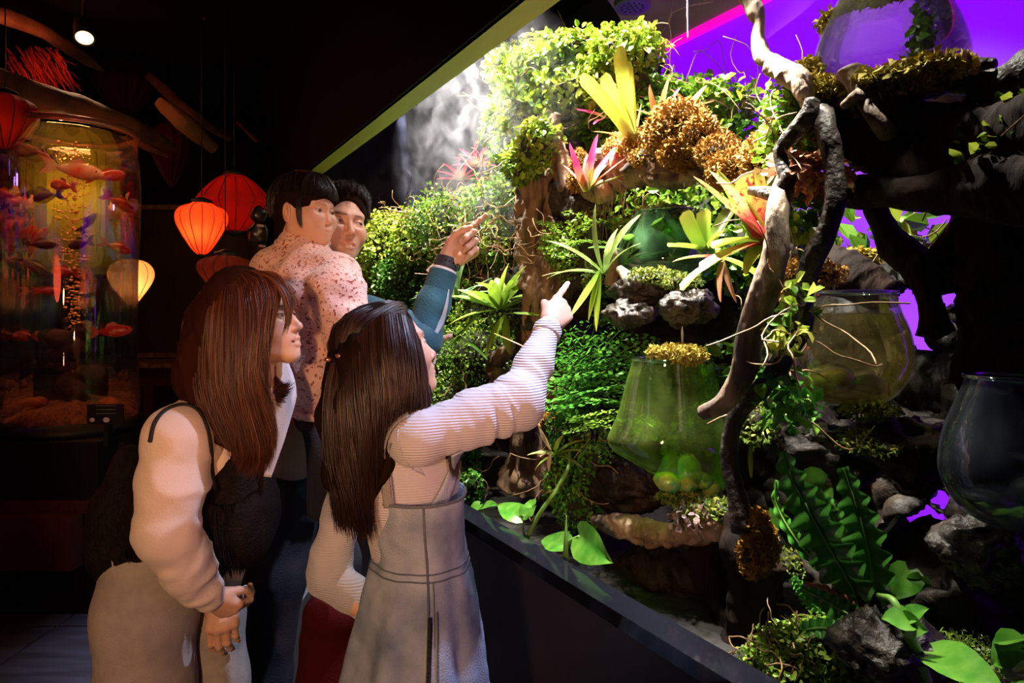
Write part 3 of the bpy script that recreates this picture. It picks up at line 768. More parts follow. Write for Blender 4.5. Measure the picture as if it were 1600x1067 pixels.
# moss cushions
MOSS = [([((1062, 195), .30, (.075, .06, .06)), ((1040, 210), .3, (.05, .05, .05)), ((1095, 215), .3, (.05, .05, .055)), ((1070, 235), .3, (.06, .05, .05))], 6500, .013, m_moss_o, 'shaggy golden moss cushion on top of the mossy log', 'needle'),
        ([((1120, 240), .30, (.05, .05, .04)), ((1155, 262), .3, (.06, .05, .04)), ((1185, 280), .3, (.05, .05, .035)), ((1140, 268), .3, (.05, .05, .03))], 5000, .012, m_moss_o, 'orange moss on the right end of the mossy log', 'needle'),
        ([((1000, 225), .34, (.07, .06, .04)), ((975, 232), .34, (.06, .05, .04)), ((1010, 245), .32, (.05, .05, .03))], 3200, .012, m_moss_o, 'brown moss at the foot of the yellow bromeliad', 'needle'),
        ([((905, 255), .30, (.03, .04, .05)), ((900, 280), .3, (.03, .04, .04))], 1600, .011, m_moss_o, 'brown moss under the pink bromeliad', 'needle'),
        ([((1280, 140), .20, (.045, .05, .025)), ((1310, 142), .20, (.05, .05, .02)), ((1262, 118), .22, (.03, .04, .03)), ((1265, 165), .2, (.03, .04, .03))], 3000, .013, m_moss, 'golden moss at the left foot of the highest bowl', 'needle'),
        ([((1380, 125), .20, (.05, .05, .016)), ((1420, 120), .22, (.05, .05, .014)), ((1460, 112), .24, (.05, .05, .012)), ((1350, 130), .19, (.03, .04, .016))], 2000, .017, m_moss, 'golden moss strip along the front foot of the highest bowl', 'needle'),
        ([((1260, 190), .20, (.04, .04, .06)), ((1250, 225), .2, (.04, .04, .05)), ((1200, 250), .22, (.06, .05, .05)), ((1225, 200), .2, (.03, .04, .03))], 4500, .012, m_moss_o, 'orange moss around the hooked root', 'needle'),
        ([((1045, 333), .42, (.08, .06, .022)), ((1015, 338), .42, (.05, .05, .02)), ((1072, 338), .42, (.05, .04, .018))], 1400, .014, m_moss_g, 'green moss lid on the neck of the middle green bowl', 'needle'),
        ([((1045, 548), .20, (.05, .05, .018)), ((1070, 553), .2, (.04, .04, .014)), ((1025, 553), .2, (.02, .03, .012))], 2600, .012, m_moss, 'yellow moss tuft on the neck of the big green bowl', 'needle'),
        ([((1030, 432), .27, (.07, .06, .02)), ((1065, 440), .27, (.05, .05, .02)), ((1000, 430), .27, (.03, .04, .015))], 1300, .012, m_moss_g, 'green moss on the wet ledge below the middle bowl', 'needle'),
        ([((1182, 825), .14, (.025, .03, .035)), ((1172, 870), .14, (.02, .03, .04)), ((1195, 850), .15, (.02, .03, .04))], 2400, .014, m_moss_o, 'hanging tuft of orange dried moss on the dark trunk', 'needle'),
        ([((1285, 428), .35, (.05, .04, .03)), ((1250, 450), .3, (.03, .03, .05)), ((1240, 440), .3, (.03, .03, .05))], 900, .014, m_moss_o, 'rusty moss above the round bowl', 'needle'),
        ([((1365, 640), .34, (.05, .05, .012)), ((1340, 690), .3, (.04, .05, .02)), ((1380, 700), .3, (.03, .04, .015))], 800, .012, m_moss_g, 'dim green moss on the rock below the round bowl', 'needle'),
        ([((1100, 790), .22, (.06, .04, .015)), ((1125, 800), .22, (.04, .03, .02)), ((1055, 775), .22, (.04, .03, .012))], 900, .016, m_moss_g, 'green moss behind the fallen log', 'needle'),
        ([((1225, 878), .3, (.07, .06, .025)), ((1180, 660), .3, (.05, .05, .05))], 900, .014, m_moss_g, 'dark green moss left of the crinkled fern', 'needle'),
        ([((860, 655), .26, (.05, .04, .012)), ((830, 655), .26, (.03, .03, .01))], 500, .018, m_moss_o, 'tan dried moss spray above the orange flower plant', 'needle'),
        ([((935, 440), .34, (.05, .04, .05)), ((900, 430), .36, (.05, .04, .05)), ((940, 490), .36, (.03, .03, .04))], 1400, .014, m_moss_g, 'brown green moss under the feathery fern', 'needle'),
        ([((1455, 398), .6, (.07, .05, .02)), ((1345, 400), .6, (.05, .05, .02))], 1200, .014, m_moss, 'golden moss lit in the purple gap at right', 'needle')]
for ells, n, sz, m, lb, sh in MOSS:
    bush('moss', ells, n, sz, m, lb, 'moss', sh, width=1.5, shell=(.8, 1.12), up=.2, fold=.5)

# ---- strap leaved plants: each leaf a part
def ramp_leaf(name, stops, rough=.35, trans=.3, spots=None):
    m = mat(name, stops[0][1], rough, attr='len', ramp=stops, trans=trans)
    if spots:
        pass
    return m
def rosette(name, base, leaves, m, label, cat='plant', group=None, lab=None):
    """leaves: [(dir, length, width, droop, material or None)...]"""
    th = thing(name, base, label, cat, group)
    for lf in leaves:
        d, ln, wd, dr = lf[:4]; mm = lf[4] if len(lf) > 4 and lf[4] else m
        kw = lf[5] if len(lf) > 5 else {}
        d = unit(d); up = unit(np.array([0, 0, 1.0]) + .35 * unit(-N) - d * .2) if abs(d[2]) < .8 else unit(-N * .8 + kw.get('side', 0) * U)
        kw = {k: v for k, v in kw.items() if k != 'side'}
        wd *= 1.35 if 'bromeliad' in name else 1.1
        V, fs, s = strap_geo(base + d * .004, d, up, ln, wd, dr, fold=.4 if 'bromeliad' in name else .2, **{'n': 12, **kw})
        mesh('leaf', V, fs, mm, th, attrs={'len': s})
    return th
def dpx(dx, dy, away=0.):
    """direction seen as (dx right, dy down) in the photo, away from the viewer"""
    return np.array([dx, away, -dy], float)
taper = lambda s: np.clip(1.15 * (1 - s) ** .55, 0, 1) * np.clip(.55 + s * 2, 0, 1)
lance = lambda s: np.sin(np.pi * np.clip(s * .93 + .06, 0, 1)) ** .8
tongue = lambda s: np.clip(.7 + .5 * s, 0, 1) * np.clip((1.02 - s) * 9, 0, 1) ** .5
m_pink = ramp_leaf('pink_leaf', [(0, (.42, .42, .08)), (.3, (.62, .22, .12)), (.55, (.85, .03, .14)), (1, (.90, .08, .22))])
m_pink2 = ramp_leaf('pale_pink_leaf', [(0, (.40, .40, .1)), (.4, (.65, .28, .18)), (1, (.80, .38, .32))])
m_yel = mat('yellow_leaf', (.5, .4, .05), .35, attr='len', ramp=[(0, (.30, .24, .07)), (.4, (.46, .40, .03)), (1, (.58, .42, .04))], col2=(.32, .34, .04), nscale=22, trans=.3)
m_ygr = ramp_leaf('yellow_green_leaf', [(0, (.10, .20, .015)), (.6, (.24, .34, .03)), (1, (.42, .40, .06))])
m_spot = mat('spotted_leaf', (.6, .45, .1), .35, attr='len', ramp=[(0, (.40, .02, .03)), (.35, (.55, .05, .05)), (.5, (.50, .34, .09)), (.85, (.42, .40, .06)), (1, (.50, .30, .12))], col2=(.30, .015, .02), nscale=95, contrast=(.57, .61), trans=.2)
m_dra = ramp_leaf('dracaena_leaf', [(0, (.10, .22, .02)), (.6, (.30, .46, .04)), (1, (.45, .55, .10))])
m_dgr = ramp_leaf('green_leaf', [(0, (.05, .14, .02)), (1, (.14, .33, .04))])
m_org = ramp_leaf('orange_leaf', [(0, (.30, .25, .05)), (.5, (.55, .20, .06)), (1, (.66, .26, .12))])

b = T(918, 300, .22)
rosette('pink_bromeliad', b, [
    (dpx(-.32, -1, -.2), .150, .017, -.1, None, {'profile': taper}), (dpx(.12, -1, -.3), .165, .019, .05, None, {'profile': taper}),
    (dpx(-.05, -1, .2), .120, .017, .1, m_pink2, {'profile': taper}), (dpx(.55, -1, -.1), .165, .014, .1, None, {'profile': taper}),
    (dpx(.42, -.8, .3), .14, .014, .2, m_pink2, {'profile': taper}), (dpx(.85, -.9, -.2), .155, .010, .12, m_pink2, {'profile': taper}),
    (dpx(-.75, -1, .1), .110, .008, .1, m_pink2, {'profile': taper}), (dpx(-.12, -.9, -.5), .085, .018, .1, m_pink2, {'profile': taper}),
    (dpx(.15, -.9, -.6), .075, .016, .1, m_ygr, {'profile': taper}), (dpx(1, -.62, -.1), .15, .009, .2, m_ygr, {'profile': taper})],
    m_pink, 'hot pink bromeliad rosette on the left end of the mossy log', 'bromeliad')
b = T(992, 222, .30)
rosette('yellow_bromeliad', b, [
    (dpx(-.55, -1, -.1), .24, .020, -.28, None, {'profile': tongue}), (dpx(-.18, -1, -.2), .26, .022, 0, None, {'profile': tongue}),
    (dpx(-.32, -1, .2), .22, .020, -.1, None, {'profile': tongue}), (dpx(-.02, -1, -.1), .22, .016, -.1, None, {'profile': tongue}),
    (dpx(.2, -1, .2), .12, .006, 0, m_org, {'profile': taper}), (dpx(-1, -.45, 0), .12, .010, .2, m_org, {'profile': taper})],
    m_yel, 'tall yellow bromeliad standing on the mossy log', 'bromeliad')
rosette('small_pink_bromeliad', T(945, 185, .42), [(dpx(-.9, -.3, -.2), .10, .012, .1, None, {'profile': taper}), (dpx(.4, -.5, -.4), .07, .012, .2, None, {'profile': taper}), (dpx(-.3, .2, -.4), .08, .012, .1, None, {'profile': taper}), (dpx(.9, .1, -.2), .09, .012, .1, None, {'profile': taper})],
    m_pink, 'small pink bromeliad behind the left leaf of the tall yellow one', 'bromeliad')
rosette('brown_bromeliad', T(938, 150, .5), [(dpx(-.7, -.8, -.2), .10, .013, .1, None, {'profile': taper}), (dpx(-.3, -1, 0), .10, .012, .1, None, {'profile': taper}), (dpx(.1, -.7, .1), .07, .01, .1, m_pink, {'profile': taper})],
    m_org, 'brownish red bromeliad tips at the left of the tall yellow one', 'bromeliad')
rosette('orange_bromeliad', T(1032, 190, .42), [(dpx(-.5, -1, -.2), .11, .012, .2, None, {'profile': taper}), (dpx(.1, -1, -.2), .13, .012, .1, None, {'profile': taper}), (dpx(.5, -1, 0), .12, .010, .1, None, {'profile': taper}), (dpx(-.9, -.7, 0), .09, .01, .3, None, {'profile': taper})],
    m_org, 'small orange bromeliad among leaves behind the shaggy moss', 'bromeliad')
rosette('orange_bromeliad', T(1076, 172, .6), [(dpx(-.6, -.8, -.2), .09, .012, .2, None, {'profile': taper}), (dpx(.5, -.8, -.2), .09, .012, .1, None, {'profile': taper}), (dpx(1, -.4, -.2), .08, .012, .1, None, {'profile': taper})],
    m_org, 'smaller orange brown bromeliad in the trailing vine', 'bromeliad')
for (x, y), t, lb in (((722, 283), .5, 'pink bromeliad in the mist, lower of two'), ((748, 262), .5, 'pale pink bromeliad in the mist, upper of two')):
    rosette('misty_bromeliad', T(x, y, t), [(dpx(math.cos(a), -abs(math.sin(a)) * .7 - .1, -.3), .13, .018, .2, None, {'profile': taper}) for a in np.linspace(.1, 3.0, 8)], m_pink, lb, 'bromeliad')
b = T(1204, 380, .16)
rosette('spotted_bromeliad', b, [
    (dpx(-1, -.75, -.1), .205, .024, -.05, m_spot, {'profile': taper}), (dpx(-.75, -1, .2), .19, .024, .0, m_spot, {'profile': taper}),
    (dpx(-.25, -1, .1), .15, .028, .05, m_spot, {'profile': tongue}), (dpx(.1, -1, .1), .16, .026, 0, m_ygr, {'profile': tongue}),
    (dpx(-.5, -1, .5), .20, .016, 0, m_ygr, {'profile': taper}), (dpx(-1, .12, -.4), .17, .018, .28, m_spot, {'profile': tongue}),
    (dpx(-1, -.15, -.2), .12, .020, .3, m_ygr, {'profile': tongue}), (dpx(-.8, .3, -.5), .10, .018, .5, m_ygr, {'profile': taper})],
    m_spot, 'large spotted bromeliad with red throat against the pale leaning root', 'bromeliad')
b = T(1105, 395, .26)
rosette('green_bromeliad', b, [
    (dpx(-.7, -1, -.2), .11, .018, .2, None, {'profile': tongue}), (dpx(-.1, -1, -.1), .10, .018, .1, None, {'profile': tongue}),
    (dpx(.5, -1, 0), .12, .016, .1, None, {'profile': tongue}), (dpx(-1, -.3, -.3), .10, .018, .2, None, {'profile': tongue}), (dpx(.2, -.7, -.5), .07, .016, .3, None, {'profile': tongue})],
    m_ygr, 'small yellow green bromeliad right of the middle green bowl', 'bromeliad')
m_dry = ramp_leaf('dry_leaf', [(0, (.40, .30, .12)), (.5, (.45, .20, .10)), (1, (.35, .14, .06))])
rosette('drooping_bromeliad', T(1130, 405, .18), [(dpx(-1, -.15, -.4), .13, .012, .25, m_spot, {'profile': taper}), (dpx(-.9, .35, -.3), .12, .013, .3, m_ygr, {'profile': tongue}), (dpx(-.3, .9, -.4), .10, .008, .2, m_dry, {'profile': taper}), (dpx(.5, .2, -.3), .10, .012, .3, m_ygr, {'profile': tongue}), (dpx(.15, 1, -.3), .10, .007, .1, m_dry, {'profile': taper})],
    m_ygr, 'bromeliad with drooping yellow and dry leaves below the spotted one', 'bromeliad')

def fan(name, base, n, ln, wd, m, label, spread=1.2, rise=1., dr=.35, cat='plant', az=0, prof=lance):
    lv = []
    for k in range(n):
        a = (k / (n - 1) - .5) * 2 * spread + rng.normal() * .12 + az
        lv.append((dpx(math.sin(a), -math.cos(a) * rise, rng.normal() * .45 - .2), ln * rng.uniform(.7, 1.1), wd * rng.uniform(.8, 1.1), dr * rng.uniform(.5, 1.4), None, {'profile': prof}))
    return rosette(name, base, lv, m, label, cat)
fan('dracaena', T(782, 485, .2), 11, .24, .021, m_dra, 'bright yellow green strap leaved plant between the pointing hands', spread=1.5, dr=.4)
fan('dracaena', T(790, 470, .25), 6, .18, .018, m_dra, 'second yellow green strap leaved plant just right of the bright one', spread=1.2, dr=.3)
rosette('dracaena_shoot', T(790, 490, .18), [(dpx(-.5, .9, -.2), .16, .024, .1, None, {'profile': lance}), (dpx(.1, 1, -.2), .14, .026, 0, None, {'profile': lance}), (dpx(1, .0, -.2), .16, .018, .1, None, {'profile': lance})], m_dra, 'hanging strap leaves below the bright yellow green plant')
fan('striped_dracaena', T(718, 470, .15), 9, .20, .018, ramp_leaf('blue_green_leaf', [(0, (.10, .22, .06)), (1, (.26, .42, .20))]), 'blue green strap leaved plant just right of the man\'s watch', spread=1.4, dr=.35)
rosette('striped_dracaena', T(720, 525, .15), [(dpx(-1, -.3, -.2), .15, .010, .2), (dpx(.8, .6, -.2), .14, .010, .1), (dpx(.5, -.8, -.2), .12, .01, .2), (dpx(-.5, .3, -.3), .1, .01, .2)], m_dgr, 'thin leaved lower shoot below the blue green plant')
fan('spider_plant', T(945, 430, .26), 10, .22, .012, ramp_leaf('pale_striped_leaf', [(0, (.15, .26, .05)), (1, (.42, .50, .16))]), 'pale striped arching plant between the feathery fern and the middle bowl', spread=1.3, dr=.5)
fan('strap_plant', T(1000, 400, .36), 5, .17, .018, m_dgr, 'green strap leaved plant left of the middle green bowl', spread=.9, dr=.3, az=-.2, prof=tongue)
rosette('hanging_strap_plant', T(938, 420, .2), [(dpx(-.25, 1, -.2), .15, .012, .0, m_ygr, {'profile': lance}), (dpx(-.5, 1, -.3), .17, .018, -.15, m_dra, {'profile': lance}), (dpx(-.1, 1, -.3), .18, .014, 0, m_ygr, {'profile': lance})],
    m_ygr, 'drooping yellow tipped leaves beside the girl\'s fingertip')
fan('flower_spike_plant', T(868, 712, .14), 8, .09, .010, ramp_leaf('mixed_leaf', [(0, (.12, .26, .03)), (.6, (.30, .40, .05)), (1, (.55, .42, .14))]), 'small bromeliad like plant with dry leaves on a bent green stalk', spread=1.6, dr=.4)
rosette('dried_bract', T(862, 705, .12), [(dpx(-.5, -1, -.1), .085, .012, 0, None, {'profile': lance}), (dpx(-.3, 1, -.2), .055, .010, .2, None, {'profile': lance}), (dpx(-.8, .2, -.2), .035, .007, .2)],
    ramp_leaf('peach_bract', [(0, (.60, .42, .22)), (1, (.75, .42, .25))]), 'peach coloured dried leaves on the bent green stalk', 'dried leaf')
rosette('fallen_leaf', T(770, 520, .08), [(dpx(1, .45, 0), .14, .007, 0)], m_pink2, 'thin pink leaf blade crossing the greenery above the girl\'s arm', 'leaf')
rosette('slim_leaf', T(1173, 690, .14), [(dpx(.02, 1, 0), .07, .006, 0)], m_ygr, 'slim hanging green leaf behind the twisting root', 'leaf')

# ---- maidenhair fern: flat sprays of tiny fans
def maiden(name, base, fronds, m, label, cat='fern', leaf=.0145, den=.62):
    th = thing(name, base, label, cat)
    for (tip, lift) in fronds:
        tip = np.asarray(tip); mid = (base + tip) / 2 + Z * lift
        C = resample([base, mid, tip], 24); Ln = np.linalg.norm(tip - base)
        dirv = unit(tip - base); side = unit(np.cross(dirv, Z))
        pts, ds = [], []
        for k in range(6, 24):
            wd = Ln * .42 * math.sin(math.pi * min(1, (k - 4) / 20.)) ** .8
            for sg in (-1, 1):
                nn = max(2, int(wd / leaf * 1.1 * den))
                for q in range(nn):
                    f = (q + .6) / nn * wd
                    c = C[k] + side * sg * f + dirv * f * .45 - Z * f * .22 + rng.normal(size=3) * .0025
                    pts.append(c); ds.append(side * sg * .6 + dirv * .5 * (1 if q % 2 else -1) - Z * .2)
        pts = np.array(pts); ds = np.array(ds)
        nr = unit(Z[None] * 1. - N[None] * .35 + rng.normal(size=pts.shape) * .22)
        V, fs, kk = leafset(pts, ds, nr, rng.uniform(.8, 1.25, len(pts)) * leaf, 'oval', 1.25, .06)
        r = np.clip(rng.uniform(.1, .6, len(pts)) + vnoise(pts * 25) * .4 - .1, 0, 1)
        fr = mesh('frond', V, fs, m, th, smooth=False, attrs={'rnd': np.repeat(r, kk)}, stuff=True)
        mesh('stem', *tube_geo(C, [.0014] * len(C), 14, 4), g_stem, fr)
    return th
b = T(915, 640, .34)
maiden('maidenhair_fern', b, [(T(890, 520, .20), .05), (T(965, 520, .25), .06), (T(930, 505, .30), .06), (T(870, 560, .16), .03), (T(930, 545, .16), .05), (T(985, 555, .26), .04),
    (T(885, 590, .14), .03), (T(945, 580, .14), .04), (T(975, 600, .20), .02), (T(900, 620, .12), .02), (T(950, 625, .14), .02), (T(870, 610, .2), .02), (T(1000, 535, .3), .05)], g_fern,
    'bright green maidenhair fern in flat tiers right of the girl\'s sleeve')
maiden('maidenhair_fern', T(935, 400, .4), [(T(850, 345, .3), .03), (T(880, 335, .3), .05), (T(920, 330, .32), .05), (T(845, 385, .26), .01), (T(870, 400, .26), .01), (T(960, 345, .34), .04), (T(905, 375, .24), .02)], g_yfern,
    'lighter feathery fern above the girl\'s fingertip', leaf=.009, den=1.1)
maiden('maidenhair_fern', T(925, 660, .24), [(T(960, 640, .14), .01), (T(985, 650, .2), .01), (T(940, 665, .12), .0), (T(905, 655, .14), .0)], g_yfern, 'small light fern tuft touching the left side of the big green bowl', leaf=.009)
maiden('maidenhair_fern', T(1470, 1050, .3), [(T(1430, 1000, .24), .03), (T(1470, 990, .28), .03), (T(1500, 1010, .22), .02), (T(1440, 1030, .2), .01), (T(1520, 1035, .2), .01)], g_yfern, 'low feathery fern behind the heart shaped leaves', leaf=.007)

# ---- crinkled bird's nest fern
m_crink = mat('crinkled_frond', (.03, .14, .015), .28, attr='len', ramp=[(0, (.12, .27, .03)), (.35, (.06, .24, .025)), (1, (.09, .34, .04))], trans=.3, spec=.6)
def crinkle(th, base, path, W, brown=False, seed=0, face=None):
    C = resample(path, 90); Tn = unit(np.gradient(C, axis=0)); n = len(C)
    face = unit(-N * .8 + np.array([-.35, -.2, .45])) if face is None else unit(face)
    side = unit(np.cross(Tn, face)); nn = np.cross(side, Tn)
    s = np.linspace(0, 1, n); prof = np.sin(np.pi * np.clip(s * .80 + .16, 0, 1)) ** .65 * np.clip(s * 4 + .15, 0, 1)
    cols = np.linspace(-1, 1, 13)
    wave = np.sin(s[:, None] * 62 + np.abs(cols)[None] * 1.2 + seed + (cols > 0)[None] * 1.3)
    w = W * prof
    ed = 1 + .10 * np.sin(s * 62 + seed)
    V = C[:, None] + side[:, None] * (cols[None] * (w * ed)[:, None])[..., None] + nn[:, None] * ((np.abs(cols)[None] ** 1.1 * wave * .30 + .25 * np.abs(cols)[None]) * w[:, None])[..., None]
    V = V.reshape(-1, 3); m = len(cols); i = np.arange(n - 1)[:, None] * m; j = np.arange(m - 1)[None]
    Q = np.stack([i + j, i + j + 1, i + m + j + 1, i + m + j], -1).reshape(-1, 4)
    fr = mesh('frond', V, [Q], m_crink, th, attrs={'len': np.repeat(s, m)}, label='frond with browned edge' if brown else None)
    V, fs = tube_geo(C - nn * -.002, np.linspace(.0042, .001, n), 50, 6); mesh('midrib', V, fs, g_stem, fr)
    if brown:
        pts = [C[k] + side[k] * w[k] * ed[k] * 1.0 + nn[k] * w[k] * .3 for k in range(40, 86)]
        mesh('brown_edge', *tube_geo(pts, [.0045] * len(pts), 60, 6, rough=.5, nf=90), mat('brown_leaf_edge', (.30, .10, .03), .7), fr)
th = thing('crinkled_fern', T(1352, 985, .16), 'large glossy bird\'s nest fern with crinkled upright fronds at lower right', 'fern')
def q(x, y, t): return T(x, y, t)
crinkle(th, None, [q(1350, 975, .16), q(1340, 930, .14), q(1312, 880, .12), q(1275, 815, .10), q(1240, 750, .10), q(1224, 705, .10)], .040)
crinkle(th, None, [q(1357, 980, .17), q(1366, 920, .15), q(1358, 860, .14), q(1342, 800, .14), q(1318, 730, .14)], .036, seed=2)
crinkle(th, None, [q(1358, 1010, .15), q(1345, 975, .12), q(1310, 950, .11), q(1275, 930, .11), q(1252, 918, .11)], .024, True, seed=1)
crinkle(th, None, [q(1350, 1010, .18), q(1300, 985, .16), q(1262, 985, .15), q(1245, 1000, .15)], .020, seed=3, face=(-.3, -.6, .7))
crinkle(th, None, [q(1340, 960, .22), q(1300, 900, .22), q(1250, 850, .2), q(1215, 790, .2), q(1214, 750, .2)], .014, seed=3)
crinkle(th, None, [q(1352, 975, .24), q(1340, 900, .24), q(1310, 820, .24), q(1270, 760, .22)], .03, seed=5)
crinkle(th, None, [q(1290, 960, .24), q(1262, 930, .24), q(1240, 900, .22)], .018, seed=5)
crinkle(th, None, [q(1345, 1010, .2), q(1370, 1000, .2), q(1372, 960, .2)], .014, seed=6)

# ---- heart leaved pothos
m_heart = mat('heart_leaf', (.06, .28, .02), .22, attr='len', ramp=[(0, (.07, .22, .02)), (.6, (.03, .16, .012)), (1, (.06, .21, .02))], col2=(.11, .26, .03), nscale=30, trans=.25, spec=.7)
def heart(base, tip, W, face, cup=.25, n=16):
    """one heart shaped leaf blade"""
    base = np.asarray(base); tip = np.asarray(tip); d = unit(tip - base); Ln = np.linalg.norm(tip - base)
    face = unit(np.asarray(face) - (np.asarray(face) @ d) * d); side = np.cross(d, face)
    s = np.linspace(0, 1, n); prof = np.interp(s, [0, .06, .2, .4, .6, .8, .93, 1], [.35, .75, 1, .97, .78, .45, .17, .0])
    cols = np.array([-1, -.6, -.25, 0, .25, .6, 1])
    back = np.where(s[:, None] < .2, -(np.abs(cols)[None] ** 1.5) * .16 * (1 - s[:, None] / .2), 0) * Ln
    V = base + d * (s[:, None] * Ln + back)[..., None] + side * (cols[None] * prof[:, None] * W)[..., None] \
        + face * ((np.abs(cols)[None] * cup * prof[:, None] * W) - (s[:, None] ** 2) * Ln * .18 + np.sin(s[:, None] * 9) * np.abs(cols)[None] * W * .06)[..., None]
    V = V.reshape(-1, 3); m = len(cols); i = np.arange(n - 1)[:, None] * m; j = np.arange(m - 1)[None]
    return V, [np.stack([i + j, i + j + 1, i + m + j + 1, i + m + j], -1).reshape(-1, 4)], np.repeat(s, m)
def pothos(name, leaves, stems, label, cat='plant'):
    th = thing(name, stems[0][0][0] if stems else leaves[0][0], label, cat)
    for p, r in stems: mesh('stem', *tube_geo(p, r, 30, 8), g_stem, th)
    for a, b, W, f, *c in leaves:
        V, fs, s = heart(a, b, W, f, *(c or [.25])); mesh('leaf', V, fs, m_heart, th, attrs={'len': s})
    return th
up_ = np.array([-.3, -.5, .8]); fr_ = np.array([-.4, -.9, .2])
pothos('heart_leaved_vine', [(q(815, 808, .05), q(775, 782, .02), .035, up_, .1), (q(818, 806, .05), q(836, 788, .08), .03, up_), (q(832, 790, .05), q(822, 782, .05), .02, up_)],
       [([q(822, 845, .06), q(817, 825, .05), q(818, 805, .05)], [.004, .003, .003]), ([q(822, 845, .06), q(845, 800, .08), q(870, 765, .12), q(888, 730, .16), q(890, 705, .2)], [.006, .007, .007, .006, .005])],
       'green heart leaved vine at the left end of the ledge with a thick bent stalk', 'vine')
pothos('heart_leaved_vine', [(q(905, 838, .04), q(942, 875, .0), .048, fr_, .2), (q(885, 850, .05), q(842, 838, .02), .035, up_, .1), (q(885, 845, .1), q(868, 828, .12), .025, up_)],
       [([q(884, 880, .04), q(888, 850, .05), q(905, 838, .04)], [.005, .006, .004]), ([q(884, 885, .04), q(884, 850, .03), q(885, 805, .03)], [.008, .006, .001])],
       'heart leaved vine with one broad leaf and an upright shoot beside the ledge', 'vine')
pothos('heart_leaved_vine', [(q(752, 795, .04), q(768, 778, .0), .022, up_), (q(750, 788, .04), q(732, 800, .0), .02, up_)], [([q(756, 805, .06), q(752, 795, .04)], [.003, .003])],
       'small pale leaf pair beside the girl\'s dress at the ledge', 'vine')
pothos('heart_leaved_vine', [(q(1425, 968, .10), q(1380, 962, .06), .022, up_, .1), (q(1415, 972, .10), q(1444, 985, .08), .020, fr_, .3), (q(1418, 965, .1), q(1446, 948, .1), .016, up_)],
       [([q(1455, 1085, .12), q(1432, 1020, .11), q(1410, 970, .10), q(1395, 938, .10), q(1372, 930, .12)], [.009, .010, .008, .006, .004])],
       'heart leaved vine with a thick pale green stalk right of the crinkled fern', 'vine')
pothos('heart_leaved_vine', [(q(1458, 1018, .12), q(1560, 1062, .06), .034, up_, .15), (q(1600, 1010, .12), q(1545, 1035, .1), .03, up_, .2), (q(1590, 1000, .14), q(1625, 985, .1), .04, up_, .2), (q(1580, 1060, .1), q(1620, 1030, .1), .03, up_)],
       [([q(1600, 1100, .14), q(1590, 1050, .13), q(1600, 1010, .12)], [.006, .006, .004])],
       'bright heart shaped leaves in the lower right corner', 'vine')
pothos('dark_leaf_plant', [(q(1420, 890, .3), q(1400, 935, .25), .03, fr_, .2), (q(1440, 900, .3), q(1425, 925, .3), .02, fr_)], [([q(1445, 960, .3), q(1430, 900, .3)], [.004, .003])], 'dim green leaf in the dark right of the crinkled fern')
pothos('broad_leaf_plant', [(q(1290, 755, .3), q(1240, 770, .26), .04, fr_, .2), (q(1280, 790, .3), q(1300, 830, .28), .03, fr_, .2), (q(1200, 800, .3), q(1215, 830, .3), .02, fr_)], [([q(1330, 880, .3), q(1290, 790, .3), q(1285, 755, .3)], [.004, .004, .003])], 'broad plain green leaves behind the crinkled fern')
pothos('dark_leaf_plant', [(q(1010, 580, .3), q(975, 590, .26), .03, up_), (q(1020, 570, .3), q(985, 565, .28), .02, up_), (q(880, 640, .2), q(905, 655, .18), .03, up_), ], [([q(1030, 600, .34), q(1015, 575, .3)], [.003, .003])], 'flat green leaves at the left shoulder of the big green bowl')
pothos('dark_leaf_plant', [(q(1130, 585, .3), q(1160, 575, .3), .02, up_), (q(1170, 560, .3), q(1140, 610, .3), .025, fr_)], [([q(1150, 640, .34), q(1150, 600, .3)], [.003, .003])], 'rounded leaves between the big green bowl and the leaning root')

# ------------------------------------------------------------------ glass bowls
gl_clear = glass_mat('clear_glass', (.93, .95, .97), 1.0, .35, film=.05, fcol=(.70, .66, .42))
gl_green = glass_mat('green_glass', (.70, .90, .50), .9, .4, film=.10, fcol=(.55, .72, .14))
gl_rim = glass_mat('glass_rim', (.75, .9, .85), 1.0, .75)
def bowl(name, c, prof, label, glass, water, wz, floor_stuff=None, axis=(0, 0, 1), warp=None, seg=56):
    """c: centre of the base; prof [(r,z)] from base to rim; wz water level"""
    th = thing(name, c, label, 'glass bowl')
    prof = np.array(prof, float)
    sm = resample(np.column_stack([prof, prof[:, 0] * 0]), 40)[:, :2]; sm[:, 0] = np.maximum(sm[:, 0], 0)
    V, fs = lathe_geo(c, sm, seg, axis, warp=warp); mesh('glass_wall', V, fs, glass, th)
    top = sm[-1]; rim = [(top[0] + .0035 * math.cos(a), top[1] + .0035 * math.sin(a)) for a in np.linspace(0, 2 * math.pi, 21)]
    V, fs = lathe_geo(c, rim, seg, axis, warp=warp); mesh('rim', V, fs, gl_rim, th)
    if water is not None:
        k = sm[:, 1] < wz; wp = sm[k].copy(); wp[:, 0] = np.maximum(wp[:, 0] - .003, 0); wp[:, 1] += .002
        r = np.interp(wz, sm[:, 1][np.argsort(sm[:, 1])], sm[:, 0][np.argsort(sm[:, 1])]) - .003
        wp = np.vstack([wp, [r, wz], [r * .5, wz], [0, wz]])
        V, fs = lathe_geo(c, wp, seg, axis, warp=warp); mesh('water', V, fs, water, th)
    return th
w_clear = water_mat('clear_water', (.95, .95, .88), .7)
w_green = water_mat('green_water', (.72, .90, .36), .6)
w_yel = water_mat('yellow_water', (.90, .86, .55), .65)

